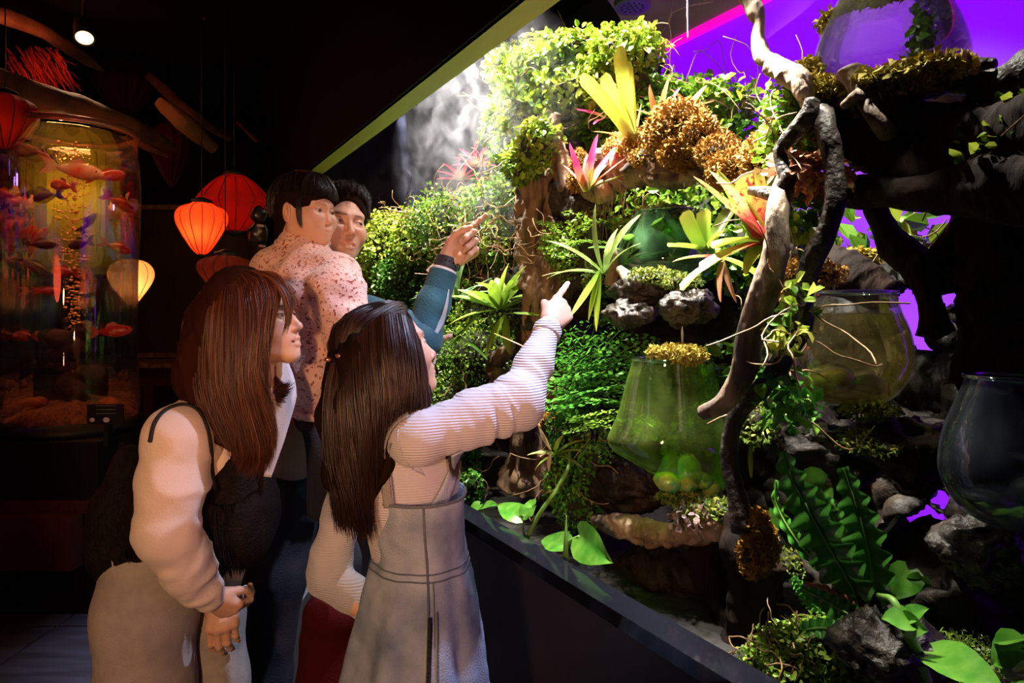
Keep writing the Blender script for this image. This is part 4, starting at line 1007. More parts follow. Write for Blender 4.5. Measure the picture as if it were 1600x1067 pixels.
# the big green bowl
c = T(1050, 752, .22)
def wp_big(x, y, z):
    # bottom sags towards the right, as in blown free-form glass
    zz = z - .05 * np.clip((.12 - z) / .12, 0, 1) * np.clip(x / .12, -1, 1) * 1.0 + 0
    return x * (1 + .04 * np.sin(z * 30)), y * .8, zz
bowl('green_glass_bowl', c, [(0, 0), (.08, .004), (.130, .03), (.155, .075), (.158, .12), (.135, .18), (.112, .24), (.100, .285), (.098, .305)],
     'big green glass bowl with a narrow neck, lowest of the green bowls', gl_green, w_green, .262, warp=wp_big)
# things in the big green bowl
pt = [c + np.array([dx, -.02 + dy, dz]) for dx, dy, dz in ((-.03, -.06, .02), (.02, -.06, .035), (.05, -.05, .02), (.0, .03, .05), (.075, -.05, .0))]
for p, r, lb in zip(pt, ((.035, .03, .025), (.03, .03, .045), (.03, .03, .02), (.02, .02, .04), (.022, .02, .03)), ('left', 'tall middle', 'right', 'rear', 'far right')):
    tag(mesh('glass_stone', *ell_geo(p, r, 20, 14, rough=.4, nf=30), mat('yellow_green_stone', (.45, .48, .06), .15, col2=(.02, .30, .12), nscale=30, spec=.9)), 'shiny yellow green stone inside the big green bowl, ' + lb + ' of the five', 'stone')
E = [(c + np.array([x, 0, z]), np.array(r)) for x, z, r in ((.06, .16, (.05, .05, .03)), (-.05, .13, (.05, .05, .03)), (.03, .10, (.06, .05, .03)))]
p, D = blob_points(E, 700, (.3, 1.1)); V, fs, k = leafset(p, rdir(len(p)) - Z * .2, rdir(len(p)), rng.uniform(.01, .022, len(p)), 'oval')
tag(mesh('water_weed', V, fs, g_yfern, smooth=False, attrs={'rnd': np.repeat(rng.random(len(p)), k)}), 'yellow green weed floating inside the big green bowl', 'water plant', kind='stuff')
# middle bowl
c = T(1040, 440, .42)
bowl('green_glass_bowl', c, [(0, 0), (.10, .004), (.135, .03), (.145, .06), (.135, .11), (.110, .16), (.096, .195), (.092, .205)],
     'middle green glass bowl with a moss lid behind the bromeliads', glass_mat('sea_green_glass', (.42, .72, .50), .9, .4, film=.14, fcol=(.25, .55, .25)), w_green, .17)
# highest bowl, wide shouldered
c = T(1388, 138, .34)
bowl('clear_glass_bowl', c, [(0, 0), (.10, .003), (.132, .018), (.138, .05), (.128, .10), (.105, .155), (.086, .195), (.082, .205)],
     'highest glass bowl, cut by the top edge of the frame, on the mossy shelf', gl_clear, w_clear, .172)
E = [(c + np.array([.07, .02, .10]), np.array((.02, .03, .06)))]
p, D = blob_points(E, 500, (.3, 1.1)); V, fs, k = leafset(p, rdir(len(p)) + Z * .6, rdir(len(p)), rng.uniform(.01, .02, len(p)), 'oval')
tag(mesh('algae', V, fs, g_fig, smooth=False, attrs={'rnd': np.repeat(rng.random(len(p)) * .7, k)}), 'green algae against the right side of the highest bowl', 'algae', kind='stuff')
E2 = [((1308, 32), .30, (.03, .03, .012)), ((1345, 12), .30, (.03, .03, .012)), ((1390, 2), .28, (.04, .03, .01)), ((1300, 45), .32, (.01, .02, .01))]
bush('moss', E2, 900, .016, m_moss, 'yellow moss fringe on the rim of the highest bowl', 'moss', 'needle', width=1.5, fold=.5, core=False)
# round bowl
c = T(1325, 632, .34)
bowl('clear_glass_bowl', c, [(0, 0), (.05, .002), (.09, .025), (.116, .07), (.121, .11), (.113, .155), (.098, .195), (.090, .222), (.090, .232)],
     'round open glass bowl between the roots, half filled', gl_clear, w_yel, .190)
for (dx, dz), r, lb in (((-.035, .055), (.045, .04, .03), 'left'), ((.03, .05), (.03, .04, .028), 'right'), ((.0, .03), (.06, .05, .02), 'lowest')):
    tag(mesh('pebble', *ell_geo(c + np.array([dx, 0, dz]), r, 20, 14, rough=.4, nf=25), mat('wet_pebble', (.55, .52, .05) if lb == 'left' else (.22, .17, .08), .15, col2=(.18, .14, .06), nscale=30, spec=.8)),
        'wet stone inside the round bowl, ' + lb + ' of the three', 'stone')
# far right bowl
c = T(1585, 822, .24)
bowl('clear_glass_bowl', c, [(0, 0), (.04, .002), (.075, .025), (.098, .065), (.102, .10), (.094, .15), (.075, .20), (.066, .222), (.066, .232)],
     'dim glass bowl cut by the right edge of the frame', glass_mat('smoky_glass', (.6, .65, .7), .9, .35, film=.10, fcol=(.35, .42, .45)), w_clear, .12)  # grey film imitates glints on the dim bowl
for (dx, dz), r, lb in (((-.03, .05), (.03, .03, .014), 'grey green'), ((.03, .06), (.03, .03, .02), 'pale')):
    tag(mesh('pebble', *ell_geo(c + np.array([dx, 0, dz]), r, 20, 14, rough=.4, nf=25), mat('grey_pebble', (.14, .17, .10) if dx < 0 else (.3, .3, .26), .2, col2=(.06, .06, .05), nscale=30, spec=.8)), lb + ' stone inside the dim bowl at the right edge', 'stone')

# water dripping
m_drop = glass_mat('water_drop', (.9, .95, .95), 1.0, .9)
for (x0, y0, x1, y1), t, lb in (((1066, 510, 1066, 538), .24, 'thin water trickle falling on the moss of the big green bowl'), ((1074, -20, 1075, 60), .35, 'water drip falling at the top in front of the purple wall'),
                            ((1070, 262, 1069, 292), .34, 'water drip under the mossy log')):
    tag(mesh('water_drip', *tube_geo([T(x0, y0, t), T((x0 + x1) / 2, (y0 + y1) / 2, t), T(x1, y1, t)], [.0015, .003, .0015], 30, 8, rough=.5, nf=60), mat('drip', (.8, .85, .85), .1, trans=.4)), lb, 'water')
# hanging roots under the mossy log
gs = []
for k in range(26):
    x = rng.uniform(900, 1010); y = rng.uniform(285, 305); ln = rng.uniform(20, 110)
    gs.append(tube_geo([T(x, y, .33), T(x + rng.normal() * 4, y + ln * .5, .34), T(x + rng.normal() * 6, y + ln, .35)], [.0015, .001, .0007], 10, 4))
tag(mesh('hanging_rootlets', *join(gs), g_vine), 'thin rootlets hanging below the mossy log', 'roots', kind='stuff')
# clear coils of loose vine behind the man's hand
gs = []
for k in range(40):
    c0 = T(rng.uniform(700, 830), rng.uniform(330, 400), .2); path = [c0]; dd = rdir(1)[0]
    for s in range(7):
        dd = unit(dd + rng.normal(size=3) * .6 - Z * .1); path.append(path[-1] + dd * .03)
    gs.append(tube_geo(path, [.0015] * 8, 24, 4))
tag(mesh('bare_vines', *join(gs), g_vine), 'curling bare brown vines behind the man\'s hand', 'vine', kind='stuff')

# ------------------------------------------------------------------ mist
def mist(name, c, half, dens, label, scale=8., thr=(.51, .68)):
    o = mesh(name, *box_geo(c, U * half[0], N * half[1], Z * half[2]), black, smooth=False)
    m = bpy.data.materials.new('mist'); m.use_nodes = True; n = m.node_tree.nodes; l = m.node_tree.links; n.clear()
    out = n.new('ShaderNodeOutputMaterial'); v = n.new('ShaderNodeVolumeScatter'); v.inputs['Color'].default_value = (.92, .90, 1, 1)
    v.inputs['Anisotropy'].default_value = .2
    tc = n.new('ShaderNodeTexCoord'); mp = n.new('ShaderNodeMapping'); l.new(tc.outputs['Object'], mp.inputs[0])
    mp.inputs['Scale'].default_value = (1, 1, .7)
    nz = n.new('ShaderNodeTexNoise'); nz.inputs['Scale'].default_value = scale; nz.inputs['Detail'].default_value = 7; nz.inputs['Distortion'].default_value = 2.2
    l.new(mp.outputs[0], nz.inputs['Vector'])
    mr = n.new('ShaderNodeMapRange'); mr.inputs[1].default_value = thr[0]; mr.inputs[2].default_value = thr[1]; mr.inputs[3].default_value = 0; mr.inputs[4].default_value = 1
    l.new(nz.outputs['Fac'], mr.inputs[0])
    # fade to nothing at the ellipsoid that fills the box
    off = float(half[2])
    sb = n.new('ShaderNodeVectorMath'); sb.operation = 'SUBTRACT'; sb.inputs[1].default_value = (0, 0, off); l.new(tc.outputs['Object'], sb.inputs[0])
    sq = None
    for ax, hf in ((U, half[0]), (N, half[1]), (Z, half[2])):
        dt = n.new('ShaderNodeVectorMath'); dt.operation = 'DOT_PRODUCT'; dt.inputs[1].default_value = tuple(ax / hf); l.new(sb.outputs[0], dt.inputs[0])
        pw = n.new('ShaderNodeMath'); pw.operation = 'MULTIPLY'; l.new(dt.outputs['Value'], pw.inputs[0]); l.new(dt.outputs['Value'], pw.inputs[1])
        if sq is None: sq = pw
        else:
            ad = n.new('ShaderNodeMath'); ad.operation = 'ADD'; l.new(sq.outputs[0], ad.inputs[0]); l.new(pw.outputs[0], ad.inputs[1]); sq = ad
    ln = n.new('ShaderNodeMath'); ln.operation = 'SQRT'; l.new(sq.outputs[0], ln.inputs[0])
    fd = n.new('ShaderNodeMapRange'); fd.inputs[1].default_value = 1.0; fd.inputs[2].default_value = .1; fd.inputs[3].default_value = 0; fd.inputs[4].default_value = 1
    l.new(ln.outputs['Value'], fd.inputs[0])
    mu = n.new('ShaderNodeMath'); mu.operation = 'MULTIPLY'; l.new(mr.outputs[0], mu.inputs[0]); l.new(fd.outputs[0], mu.inputs[1])
    m2 = n.new('ShaderNodeMath'); m2.operation = 'MULTIPLY'; m2.inputs[1].default_value = dens; l.new(mu.outputs[0], m2.inputs[0])
    l.new(m2.outputs[0], v.inputs['Density']); l.new(v.outputs[0], out.inputs['Volume'])
    o.data.materials[0] = m
    return tag(o, label, 'mist', kind='stuff')
mist('mist', T(738, 215, .28), (.75, .26, .50), 2.4, 'white mist drifting down beside the upper leafy bush')
mist('mist', T(590, 260, .5), (.75, .35, .45), .45, 'thin haze of mist in front of the dark wall above the rounded bush', 3.)
# ------------------------------------------------------------------ people
m_skin = mat('skin', (.62, .38, .27), .5, colattr='col', sss=.12, spec=.4, bump=.05, bscale=300)
m_eye = mat('eye', (1, 1, 1), .08, colattr='col', spec=.9)
def hairmat(name, a, b, c, rough=.38):
    return mat(name, b, rough, attr='rnd', ramp=[(0, a), (.6, b), (1, c)], spec=.6)
hair_base_m = mat('hair_base', (.012, .006, .004), .9, spec=.05)
hair_base_r = mat('auburn_hair_base', (.030, .008, .004), .9, spec=.05)
hair_girl = hairmat('dark_brown_hair', (.008, .003, .003), (.020, .007, .005), (.055, .017, .010))
hair_woman = hairmat('auburn_hair', (.020, .005, .003), (.085, .022, .009), (.24, .075, .028))
hair_black = hairmat('black_hair', (.006, .004, .004), (.014, .009, .007), (.035, .018, .012))

def frame_m(f, u):
    f = unit(f); u = unit(np.asarray(u) - (np.asarray(u) @ f) * f); return np.column_stack([np.cross(f, u), f, u])

SK = np.array([.66, .40, .28]); LIP = np.array([.50, .14, .12]); BROW = np.array([.06, .03, .02])
def head_geo(c, f, u, sc, kind='woman', mouth=.0, gaze=(0, 1, 0), h=.0016, skin=SK, lip=LIP, brow=.8, stubble=0.):
    """head in its own frame (x to the person's right, y forward, z up), then placed; returns V,Q,colour, to-world function, eyes"""
    kid = kind in ('toddler',)
    s = SDF((-.10, -.125, -.20), (.10, .130, .135), h)
    s.ell((0, -.014, .030), (.077, .095, .086))
    s.ell((0, .022, -.028), (.063 if not kid else .068, .060, .078), k=.03)
    jw = {'man': .050, 'woman': .043, 'girl': .043, 'toddler': .050}[kind]
    ch = {'man': .020, 'woman': .015, 'girl': .015, 'toddler': .018}[kind]
    cz = -.098 if not kid else -.088
    for sg in (-1, 1):
        s.cap((sg * jw, .000, -.055), (sg * .012, .062, cz + .006), .021, ch, k=.025)
        s.ell((sg * .040, .052, -.030), (.024, .026, .022) if not kid else (.030, .034, .032), k=.03)
        s.cap((sg * .043, .064, .026), (sg * .012, .081, .020), .008, .010, k=.016)       # brow ridge
        s.cap((sg * .046, .058, -.012), (sg * .030, .074, -.018), .010, .010, k=.018)       # cheekbone
    s.ell((0, .070, cz + .003), (.017, .016, .014), k=.02)
    s.ell((0, .066, -.060), (.030, .026, .026), k=.02)                                      # muzzle
    nl = {'man': .0, 'woman': -.003, 'girl': -.004, 'toddler': -.012}[kind]
    s.cap((0, .080, .010), (0, .101 + nl, -.028), .0065, .0095, k=.010)
    s.ell((0, .103 + nl, -.032), (.0105, .010, .0090), k=.006)
    for sg in (-1, 1):
        s.ell((sg * .0115, .093 + nl, -.036), (.0075, .0095, .0070), k=.006)
        s.ell((sg * .0055, .102 + nl, -.0415), (.0032, .005, .0022), k=.003, op='sub')
        s.ell((sg * .032, .090, .002), (.019, .011, .011), k=.012, op='sub')
        s.ell((sg * .032, .0715, .001), (.0145, .0135, .0125), k=.004)                      # lids
        s.ell((sg * .0320, .088, .0005), (.0135, .0135, .0042 if kind != 'toddler' else .0055), k=.0025, op='sub')
        # ear
        e = np.array([sg * .0775, -.008, -.008]); R = frame_m((sg * .30, .95, 0), (0, -.18, 1))
        s.ell(e, (.0085, .019, .031), R=R, k=.006)
        s.ell(e + np.array([sg * .0085, .002, .004]), (.006, .011, .019), R=R, k=.004, op='sub')
        s.ell(e + np.array([sg * .004, .000, -.002]), (.004, .004, .012), R=R, k=.003)
    # mouth
    up = [(-.022, .078, -.0625), (-.010, .089, -.0580), (0, .0905, -.0590), (.010, .089, -.0580), (.022, .078, -.0625)]
    lo = [(-.020, .077, -.0655 - mouth), (-.008, .0875, -.0700 - mouth), (.008, .0875, -.0700 - mouth), (.020, .077, -.0655 - mouth)]
    s.chain(up, [.002, .0042, .0036, .0042, .002], k=.004)
    s.chain(lo, [.002, .0048, .0048, .002], k=.004)
    s.chain([(-.022, .0835, -.0640 - mouth * .5), (0, .0965, -.0640 - mouth * .5), (.022, .0835, -.0640 - mouth * .5)], .0011 + mouth * .5, k=0) if False else None
    s.cap((-.019, .086, -.0635 - mouth * .5), (.019, .086, -.0635 - mouth * .5), .0012 + mouth * .45, k=.0015, op='sub')
    s.cap((0, -.030, -.060), (0, -.050, -.185), .050 if kind != 'man' else .060, .052 if kind != 'man' else .062, k=.02)
    V, Q = s.geo()
    # colours that belong to the skin itself
    col = np.tile(np.asarray(skin, float), (len(V), 1))
    def blend(mask, c): col[:] = col * (1 - mask[:, None]) + np.asarray(c) * mask[:, None]
    g = lambda p, r: np.exp(-(((V - np.asarray(p)) / np.asarray(r)) ** 2).sum(1))
    for sg in (-1, 1):
        blend(.30 * g((sg * .042, .07, -.03), (.022, .04, .018)), (.72, .28, .20))
        blend(.5 * g((sg * .078, -.008, -.01), (.01, .02, .03)), (.62, .25, .18))
        x = V[:, 0] * sg; bz = .0205 + .10 * (x - .012) - 2.8 * np.maximum(x - .036, 0) ** 1.3 * .6
        mb = np.exp(-((V[:, 2] - bz) / .0032) ** 2) * np.clip((x - .010) / .004, 0, 1) * np.clip((.050 - x) / .010, 0, 1) * (V[:, 1] > .04)
        blend(mb * brow, BROW)
        # lash line
        le = np.exp(-((V[:, 2] - .0005 - .0042 * np.sqrt(np.clip(1 - ((x - .032) / .0145) ** 2, 0, 1)) - .0008) / .0013) ** 2) * (np.abs(x - .032) < .0155) * (V[:, 1] > .060)
        blend(le * .85, (.05, .025, .02))
    blend(.25 * g((0, .10, -.03), (.012, .02, .012)), (.75, .30, .22))
    lm = np.zeros(len(V))
    for a, b in zip(up[:-1], up[1:]):
        for t in np.linspace(0, 1, 6): lm = np.maximum(lm, g(np.array(a) * (1 - t) + np.array(b) * t, (.0045, .007, .0040)))
    for a, b in zip(lo[:-1], lo[1:]):
        for t in np.linspace(0, 1, 6): lm = np.maximum(lm, g(np.array(a) * (1 - t) + np.array(b) * t, (.0045, .007, .0046)))
    blend(np.clip(lm * 1.3, 0, 1) * .75, lip)
    if mouth: blend(g((0, .080, -.064 - mouth * .5), (.016, .004, mouth * .5)), (.7, .62, .55))
    if stubble:
        st = np.maximum(g((0, .075, -.095), (.05, .05, .028)), g((0, .09, -.05), (.028, .02, .007)))
        blend(st * stubble, (.20, .13, .11))
    M = frame_m(f, u)
    W = lambda p: np.asarray(p) * sc @ M.T + np.asarray(c)
    eyes = []
    for sg in (-1, 1):
        ec = np.array([sg * .032, .0705, .001])
        ev, ef = ell_geo((0, 0, 0), (.0128,) * 3, 32, 24); gz = unit(gaze)
        dt = unit(ev) @ gz
        ec_col = np.where((dt > .965)[:, None], (.004, .003, .003), np.where((dt > .86)[:, None], (.05, .022, .012), (.62, .58, .55)))
        eyes.append((W(ev + ec), ef, ec_col))
    return W(V), Q, col, W, eyes

def hand_geo(wr, h, s, right=True, sc=1., curls=None, thumb=None, spread=0., voxel=.0016, skin=SK):
    """hand in local frame x thumb side, y fingers, z back of hand"""
    h = unit(h); s = unit(np.asarray(s) - (np.asarray(s) @ h) * h)
    z = np.cross(s, h) * (-1 if right else 1)          # back of the hand
    curls = curls or [(5, 5, 5), (75, 85, 50), (78, 88, 50), (80, 88, 50)]
    D = SDF((-.075, -.06, -.085), (.085, .20, .04), voxel)
    kn = [np.array(p) for p in ((.029, .086, .002), (.008, .090, .005), (-.013, .086, .003), (-.032, .078, -.002))]
    ln = [(.045, .026, .021), (.049, .030, .022), (.045, .028, .022), (.036, .021, .019)]
    D.cap((0, -.055, 0), (0, .008, 0), .024, .023, k=.01)
    for k in kn: D.cap((k[0] * .5, .012, 0), k, .0165, .0125, k=.014)
    D.cap((-.02, .03, -.010), (-.024, .06, -.008), .014, .012, k=.014)
    for q, (k, l, c) in enumerate(zip(kn, ln, curls)):
        p = k; a = 0; r = [.0096, .0088, .0080, .0068] if q < 3 else [.0084, .0076, .0070, .0060]
        sp = spread * (1.2 - q) * .5
        for i in range(3):
            a += math.radians(c[i]); dv = np.array([math.sin(sp) * math.cos(a), math.cos(a) * math.cos(sp), -math.sin(a)])
            p2 = p + dv * l[i]; D.cap(p, p2, r[i], r[i + 1], k=.0035 if i else .006);
            D.ell(p2, (r[i + 1] * 1.07,) * 3, k=.003); p = p2
    D.cap((.014, .016, -.008), (.034, .050, -.014), .016, .0145, k=.016)
    thumb = thumb or [(.034, .046, -.014), (.040, .072, -.030), (.022, .090, -.042), (.004, .094, -.044)]
    D.chain(thumb, [.0125, .0108, .0098, .0080], k=.004)
    D.smooth(1)
    V, Q = D.geo()
    col = np.tile(np.asarray(skin, float), (len(V), 1))
    kd = np.min([np.linalg.norm(V - k, axis=1) for k in kn], 0)
    col = col * (1 - .25 * np.exp(-(kd / .012) ** 2))[:, None] + np.array([.75, .30, .22]) * (.25 * np.exp(-(kd / .012) ** 2))[:, None]
    M = np.column_stack([s, h, z])
    if np.linalg.det(M) < 0: Q = Q[:, ::-1]
    return V * sc @ M.T + np.asarray(wr), Q, col

def body_mesh(th, parts, label=None):
    """parts [(V,Q,col)] -> the one skin mesh"""
    V, fs = join([(v, [q]) for v, q, c in parts])
    return mesh('body', V, fs, m_skin, th, attrs={'col': np.vstack([c for *_, c in parts])})
def eyes_mesh(th, eyes):
    for v, f, c in eyes: mesh('eye', v, f, m_eye, th, attrs={'col': c})
def limb(pts, rad, h=.006, skin=SK):
    pts = np.array(pts); r = max(rad)
    s = SDF(pts.min(0) - r - .02, pts.max(0) + r + .02, h); s.chain(pts, rad, k=.01)
    V, Q = s.geo(); return V, Q, np.tile(skin, (len(V), 1))

def strands(name, guides, n, m, th, r=.0011, spread=.006, npt=14, jit=.004, trim=(.82, 1.0), clump=.5, seed=0, wav=.002, hi=(.0, 1.)):
    """hair: ribbons blended between neighbouring guide curves"""
    g = np.random.default_rng(seed + 91)
    G = np.array([resample(q, npt) for q in guides])            # (k,npt,3)
    k = len(G); uu = g.random(n) * (k - 1); i = np.minimum(uu.astype(int), k - 2); f = (uu - i)[:, None, None]
    C = G[i] * (1 - f) + G[i + 1] * f
    s = np.linspace(0, 1, npt)
    tm = g.uniform(*trim, n)
    # trim by reparametrising
    idx = s[None] * tm[:, None] * (npt - 1); a = np.minimum(idx.astype(int), npt - 2); b = (idx - a)[..., None]
    rows = np.arange(n)[:, None]; C = C[rows, a] * (1 - b) + C[rows, a + 1] * b
    cl = g.normal(size=(max(2, n // 12), 3)); ci = (uu / (k - 1) * (len(cl) - 1)).astype(int)
    off = (cl[ci] * clump + g.normal(size=(n, 3)) * (1 - clump)) * spread
    C = C + off[:, None] * (.35 + .65 * s)[None, :, None]
    ph = g.random((n, 3)) * 6.28
    C = C + np.sin(s[None, :, None] * g.uniform(3, 7, (n, 1, 1)) + ph[:, None]) * wav * s[None, :, None]
    Tn = unit(np.gradient(C, axis=1)); up = unit(g.normal(size=(n, 1, 3))); A = unit(np.cross(Tn, up)); B = np.cross(Tn, A)
    rr = r * np.clip(1.15 - s ** 3, .15, 1)[None, :, None] * g.uniform(.7, 1.3, (n, 1, 1))
    ring = [C + rr * (A * math.cos(t) + B * math.sin(t)) for t in (0, 2.094, 4.189)]
    V = np.stack(ring, 2).reshape(-1, 3)
    base = (np.arange(n) * npt * 3)[:, None, None] + (np.arange(npt - 1) * 3)[None, :, None]; j = np.arange(3)[None, None]; j2 = (j + 1) % 3
    Q = np.stack([base + j, base + j2, base + 3 + j2, base + 3 + j], -1).reshape(-1, 4)
    cr = g.random(len(cl)); rn = np.clip(.55 * cr[ci] + .45 * g.random(n), 0, 1) * (hi[1] - hi[0]) + hi[0]
    return mesh(name, V, [Q], m, th, attrs={'rnd': np.repeat(rn, npt * 3)}, stuff=True)

def cap_guides(W, az, R=(.085, .103, .093), C=(0, -.014, .030), crown=(0, -.02), pmax=95, n=8, down=None):
    """meridians over the scalp in head space, az in degrees (0 = forward, 90 = right)"""
    out = []
    for a in az:
        pm = pmax(a) if callable(pmax) else pmax
        ph = np.radians(np.linspace(8, pm, n)); a_ = math.radians(a)
        p = np.column_stack([R[0] * np.sin(ph) * math.sin(a_), R[1] * np.sin(ph) * math.cos(a_), R[2] * np.cos(ph)]) + np.array(C)
        p[:, 0] += crown[0] * np.cos(ph); p[:, 1] += crown[1] * np.cos(ph) ** 2
        out.append(W(p))
    return out
def hair_cap(W, face=.052, low=-.06, M=None, sc=1., fringe=.06, R=(.083, .101, .092), ears=False):
    s = SDF((-.11, -.14, -.13), (.11, .13, .145), .003)
    s.ell((0, -.014, .030), R)
    s.cap((0, -.045, .0), (0, -.055, low), .062, .05, k=.02)
    s.ell((0, .105, -.035), (.075, .075 + (.052 - face), .075 + fringe), k=.012, op='sub')
    for sg in (-1, 1):
        s.ell((sg * .085, .03, -.055), (.035, .055, .06), k=.01, op='sub')
        if ears: s.ell((sg * .098, -.004, -.014), (.036, .034, .040), k=.008, op='sub')
    V, Q = s.geo()
    V = V + unit(V) * (fbm(V * np.array([90, 90, 12]), 2) * .006)[:, None]
    return W(V), Q

def cloth(name, th, lo, hi, h, build, m, wr=(), label=None, sm=1, attrs=None):
    """clothing from a distance field; wr: list of wrinkle tuples (dir, freq, amp, along, seed, mask)"""
    s = SDF(lo, hi, h); build(s)
    if sm: s.smooth(sm)
    V, Q = s.geo()
    for w_ in wr:
        d, fr, am, al, sd = w_[:5]
        V2 = wrinkle(V, Q, d, fr, am, al, sd)
        if len(w_) > 5:
            k = w_[5](V)[:, None]; V2 = V * (1 - k) + V2 * k
        V = V2
    return mesh(name, V, [Q], m, th, label=label)
def bb(pts, pad):
    pts = np.array(pts); return pts.min(0) - pad, pts.max(0) + pad
def near(p, r): return lambda V: np.exp(-(np.linalg.norm(V - p, axis=1) / r) ** 2)

# ================= girl in the denim dress =================
m_rib = mat('ribbed_knit', (.50, .51, .60), .8, sheen=.3)
nt = m_rib.node_tree; n_ = nt.nodes; l_ = nt.links
wv = n_.new('ShaderNodeTexWave'); wv.inputs['Scale'].default_value = 62; wv.inputs['Distortion'].default_value = .6; wv.bands_direction = 'Z'
tc = n_.new('ShaderNodeTexCoord'); l_.new(tc.outputs['Object'], wv.inputs['Vector'])
bp = n_.new('ShaderNodeBump'); bp.inputs['Strength'].default_value = .5; bp.inputs['Distance'].default_value = .003
l_.new(wv.outputs['Fac'], bp.inputs['Height']); l_.new(bp.outputs[0], n_['Principled BSDF'].inputs['Normal'])
m_denim = mat('washed_denim', (.15, .21, .33), .9, col2=(.43, .51, .67), nscale=11, bump=.45, bscale=380, contrast=(.33, .66))
m_seam = mat('denim_seam', (.12, .15, .20), .85, bump=.5, bscale=200)
m_strapd = mat('denim_strap', (.26, .27, .27), .85, bump=.5, bscale=300)
m_black = mat('black_cloth', (.008, .007, .009), .7, bump=.5, bscale=150)

gf = np.array([.92, .38, 0]); gr = np.array([.38, -.92, 0])       # body facing and its right
gb = lambda px, py, Y: P(px, py, Y)
girl = thing('person', np.array([-.22, 1.42, 0]), 'long haired girl in a denim pinafore and ribbed top, pointing with her outstretched arm', 'person')
SR, EL, WR = gb(650, 688, 1.27), gb(812, 630, 1.37), gb(857, 512, 1.50)
SL, EL2, WR2 = gb(560, 700, 1.52), gb(512, 895, 1.50), gb(585, 960, 1.42)
NK = gb(612, 640, 1.39); CH = gb(630, 745, 1.385); WA = gb(650, 880, 1.385)
hV, hQ, hc, gW, ge = head_geo(gb(606, 553, 1.385), (.84, .46, .26), (-.30, -.02, 1), .90, 'girl', gaze=(0, 1, .1))
hd = hand_geo(WR + unit(WR - EL) * .012, (.44, .70, .52), (-.6, -.1, .75), True, .82, [(2, 4, 4), (70, 88, 55), (74, 88, 55), (78, 88, 50)])
hd2 = hand_geo(WR2, (.8, -.1, -.3), (0, .2, 1), False, .8, [(20, 20, 10)] * 4)
core = SDF(*bb([SR, EL, WR, SL, EL2, WR2, NK, WA], .12), .008)
core.chain([NK, CH, WA], [.045, .085, .08], k=.04).chain([NK, SR, EL, WR], [.04, .04, .03, .022], k=.02).chain([NK, SL, EL2, WR2], [.04, .04, .03, .022], k=.02)
cV, cQ = core.geo()
body_mesh(girl, [(hV, hQ, hc), hd, hd2, (cV, cQ, np.tile(SK, (len(cV), 1)))])
eyes_mesh(girl, ge)
def b_top(s):
    s.chain([NK + Z * .0, CH, WA], [.050, .088, .082], k=.04)
    s.ell(CH, (.105, .095, .12), k=.04)
    s.chain([gb(606, 665, 1.38), SR + Z * .004, (SR + EL) / 2, EL, (EL + WR) / 2, WR], [.050, .047, .043, .042, .033, .027], k=.022)
    s.chain([gb(600, 668, 1.40), SL, (SL + EL2) / 2, EL2, (EL2 + WR2) / 2, WR2], [.046, .042, .038, .040, .033, .026], k=.02)
ad = unit(EL - SR); fd = unit(WR - EL)
top_o = cloth('ribbed_top', girl, *bb([SR, EL, WR, SL, EL2, WR2, NK, WA], .13), .0055, b_top, m_rib,
      wr=[(ad, 26, .013, .35, 3, near((SR + EL) / 2 + unit(EL - SR) * .02, .11)), (unit(ad + fd), 30, .015, .3, 9, near(EL + np.array([-.02, -.02, .01]), .075)), (fd, 30, .006, .4, 5, near((EL + WR) / 2, .07)), (Z, 22, .012, .4, 7, near(EL2, .14)), (unit(ad * .6 + Z), 18, .006, .5, 2, near(CH, .12))])
V, fs = tube_geo([WR - fd * .022, WR - fd * .004], [.0315, .032], 12, 26); mesh('cuff', V, fs, m_rib, girl)
# dress: lofted ellipses with folds
def loft(name, th, secs, m, seg=120, nz=70, fold=0, ff=9, open_top=True, th0=0, th1=2 * np.pi, seed=0, thick=.003, label=None):
    """secs [(centre, half width along gr, half depth along gf)...]"""
    A = np.array([np.concatenate([c, [a, b]]) for c, a, b in secs]); R = resample(A, nz)
    th_ = np.linspace(th0, th1, seg, endpoint=(th1 - th0) < 6.28)
    s = np.linspace(0, 1, nz)[:, None]
    f = 1 + fold * s ** 1.2 * (np.sin(th_ * ff + 1.3 * np.sin(s * 3 + seed) + seed)[None][0] + .5 * np.sin(th_ * ff * 1.9 + seed * 2 + s * 2))
    V = R[:, None, :3] + gr * (R[:, 3:4] * np.cos(th_) * f)[..., None] + gf * (R[:, 4:5] * np.sin(th_) * f)[..., None]
    V = V.reshape(-1, 3); V = V + unit(V - np.repeat(R[:, :3], seg, 0)) * (fbm(V * 22, 3) * .010)[:, None]
    cl = (th1 - th0) > 6.27; i = np.arange(nz - 1)[:, None] * seg; j = np.arange(seg if cl else seg - 1)[None]; j2 = (j + 1) % seg
    Q = np.stack([i + j, i + seg + j, i + seg + j2, i + j2], -1).reshape(-1, 4)
    o = mesh(name, V, [Q], m, th, label=label)
    md = o.modifiers.new('thick', 'SOLIDIFY'); md.thickness = thick; md.offset = 0
    def pt(ang, fr, off=.002):
        k = fr * (nz - 1); r = R[int(k)]; s_ = fr
        F_ = 1 + fold * s_ ** 1.2 * (math.sin(ang * ff + 1.3 * math.sin(s_ * 3 + seed) + seed) + .5 * math.sin(ang * ff * 1.9 + seed * 2 + s_ * 2))
        v = r[:3] + gr * (r[3] * math.cos(ang) * F_) + gf * (r[4] * math.sin(ang) * F_)
        d = unit(v - r[:3]); return v + d * (float(fbm(v[None] * 22, 3)[0]) * .010 + off)
    return pt
TOPC = gb(655, 790, 1.38)
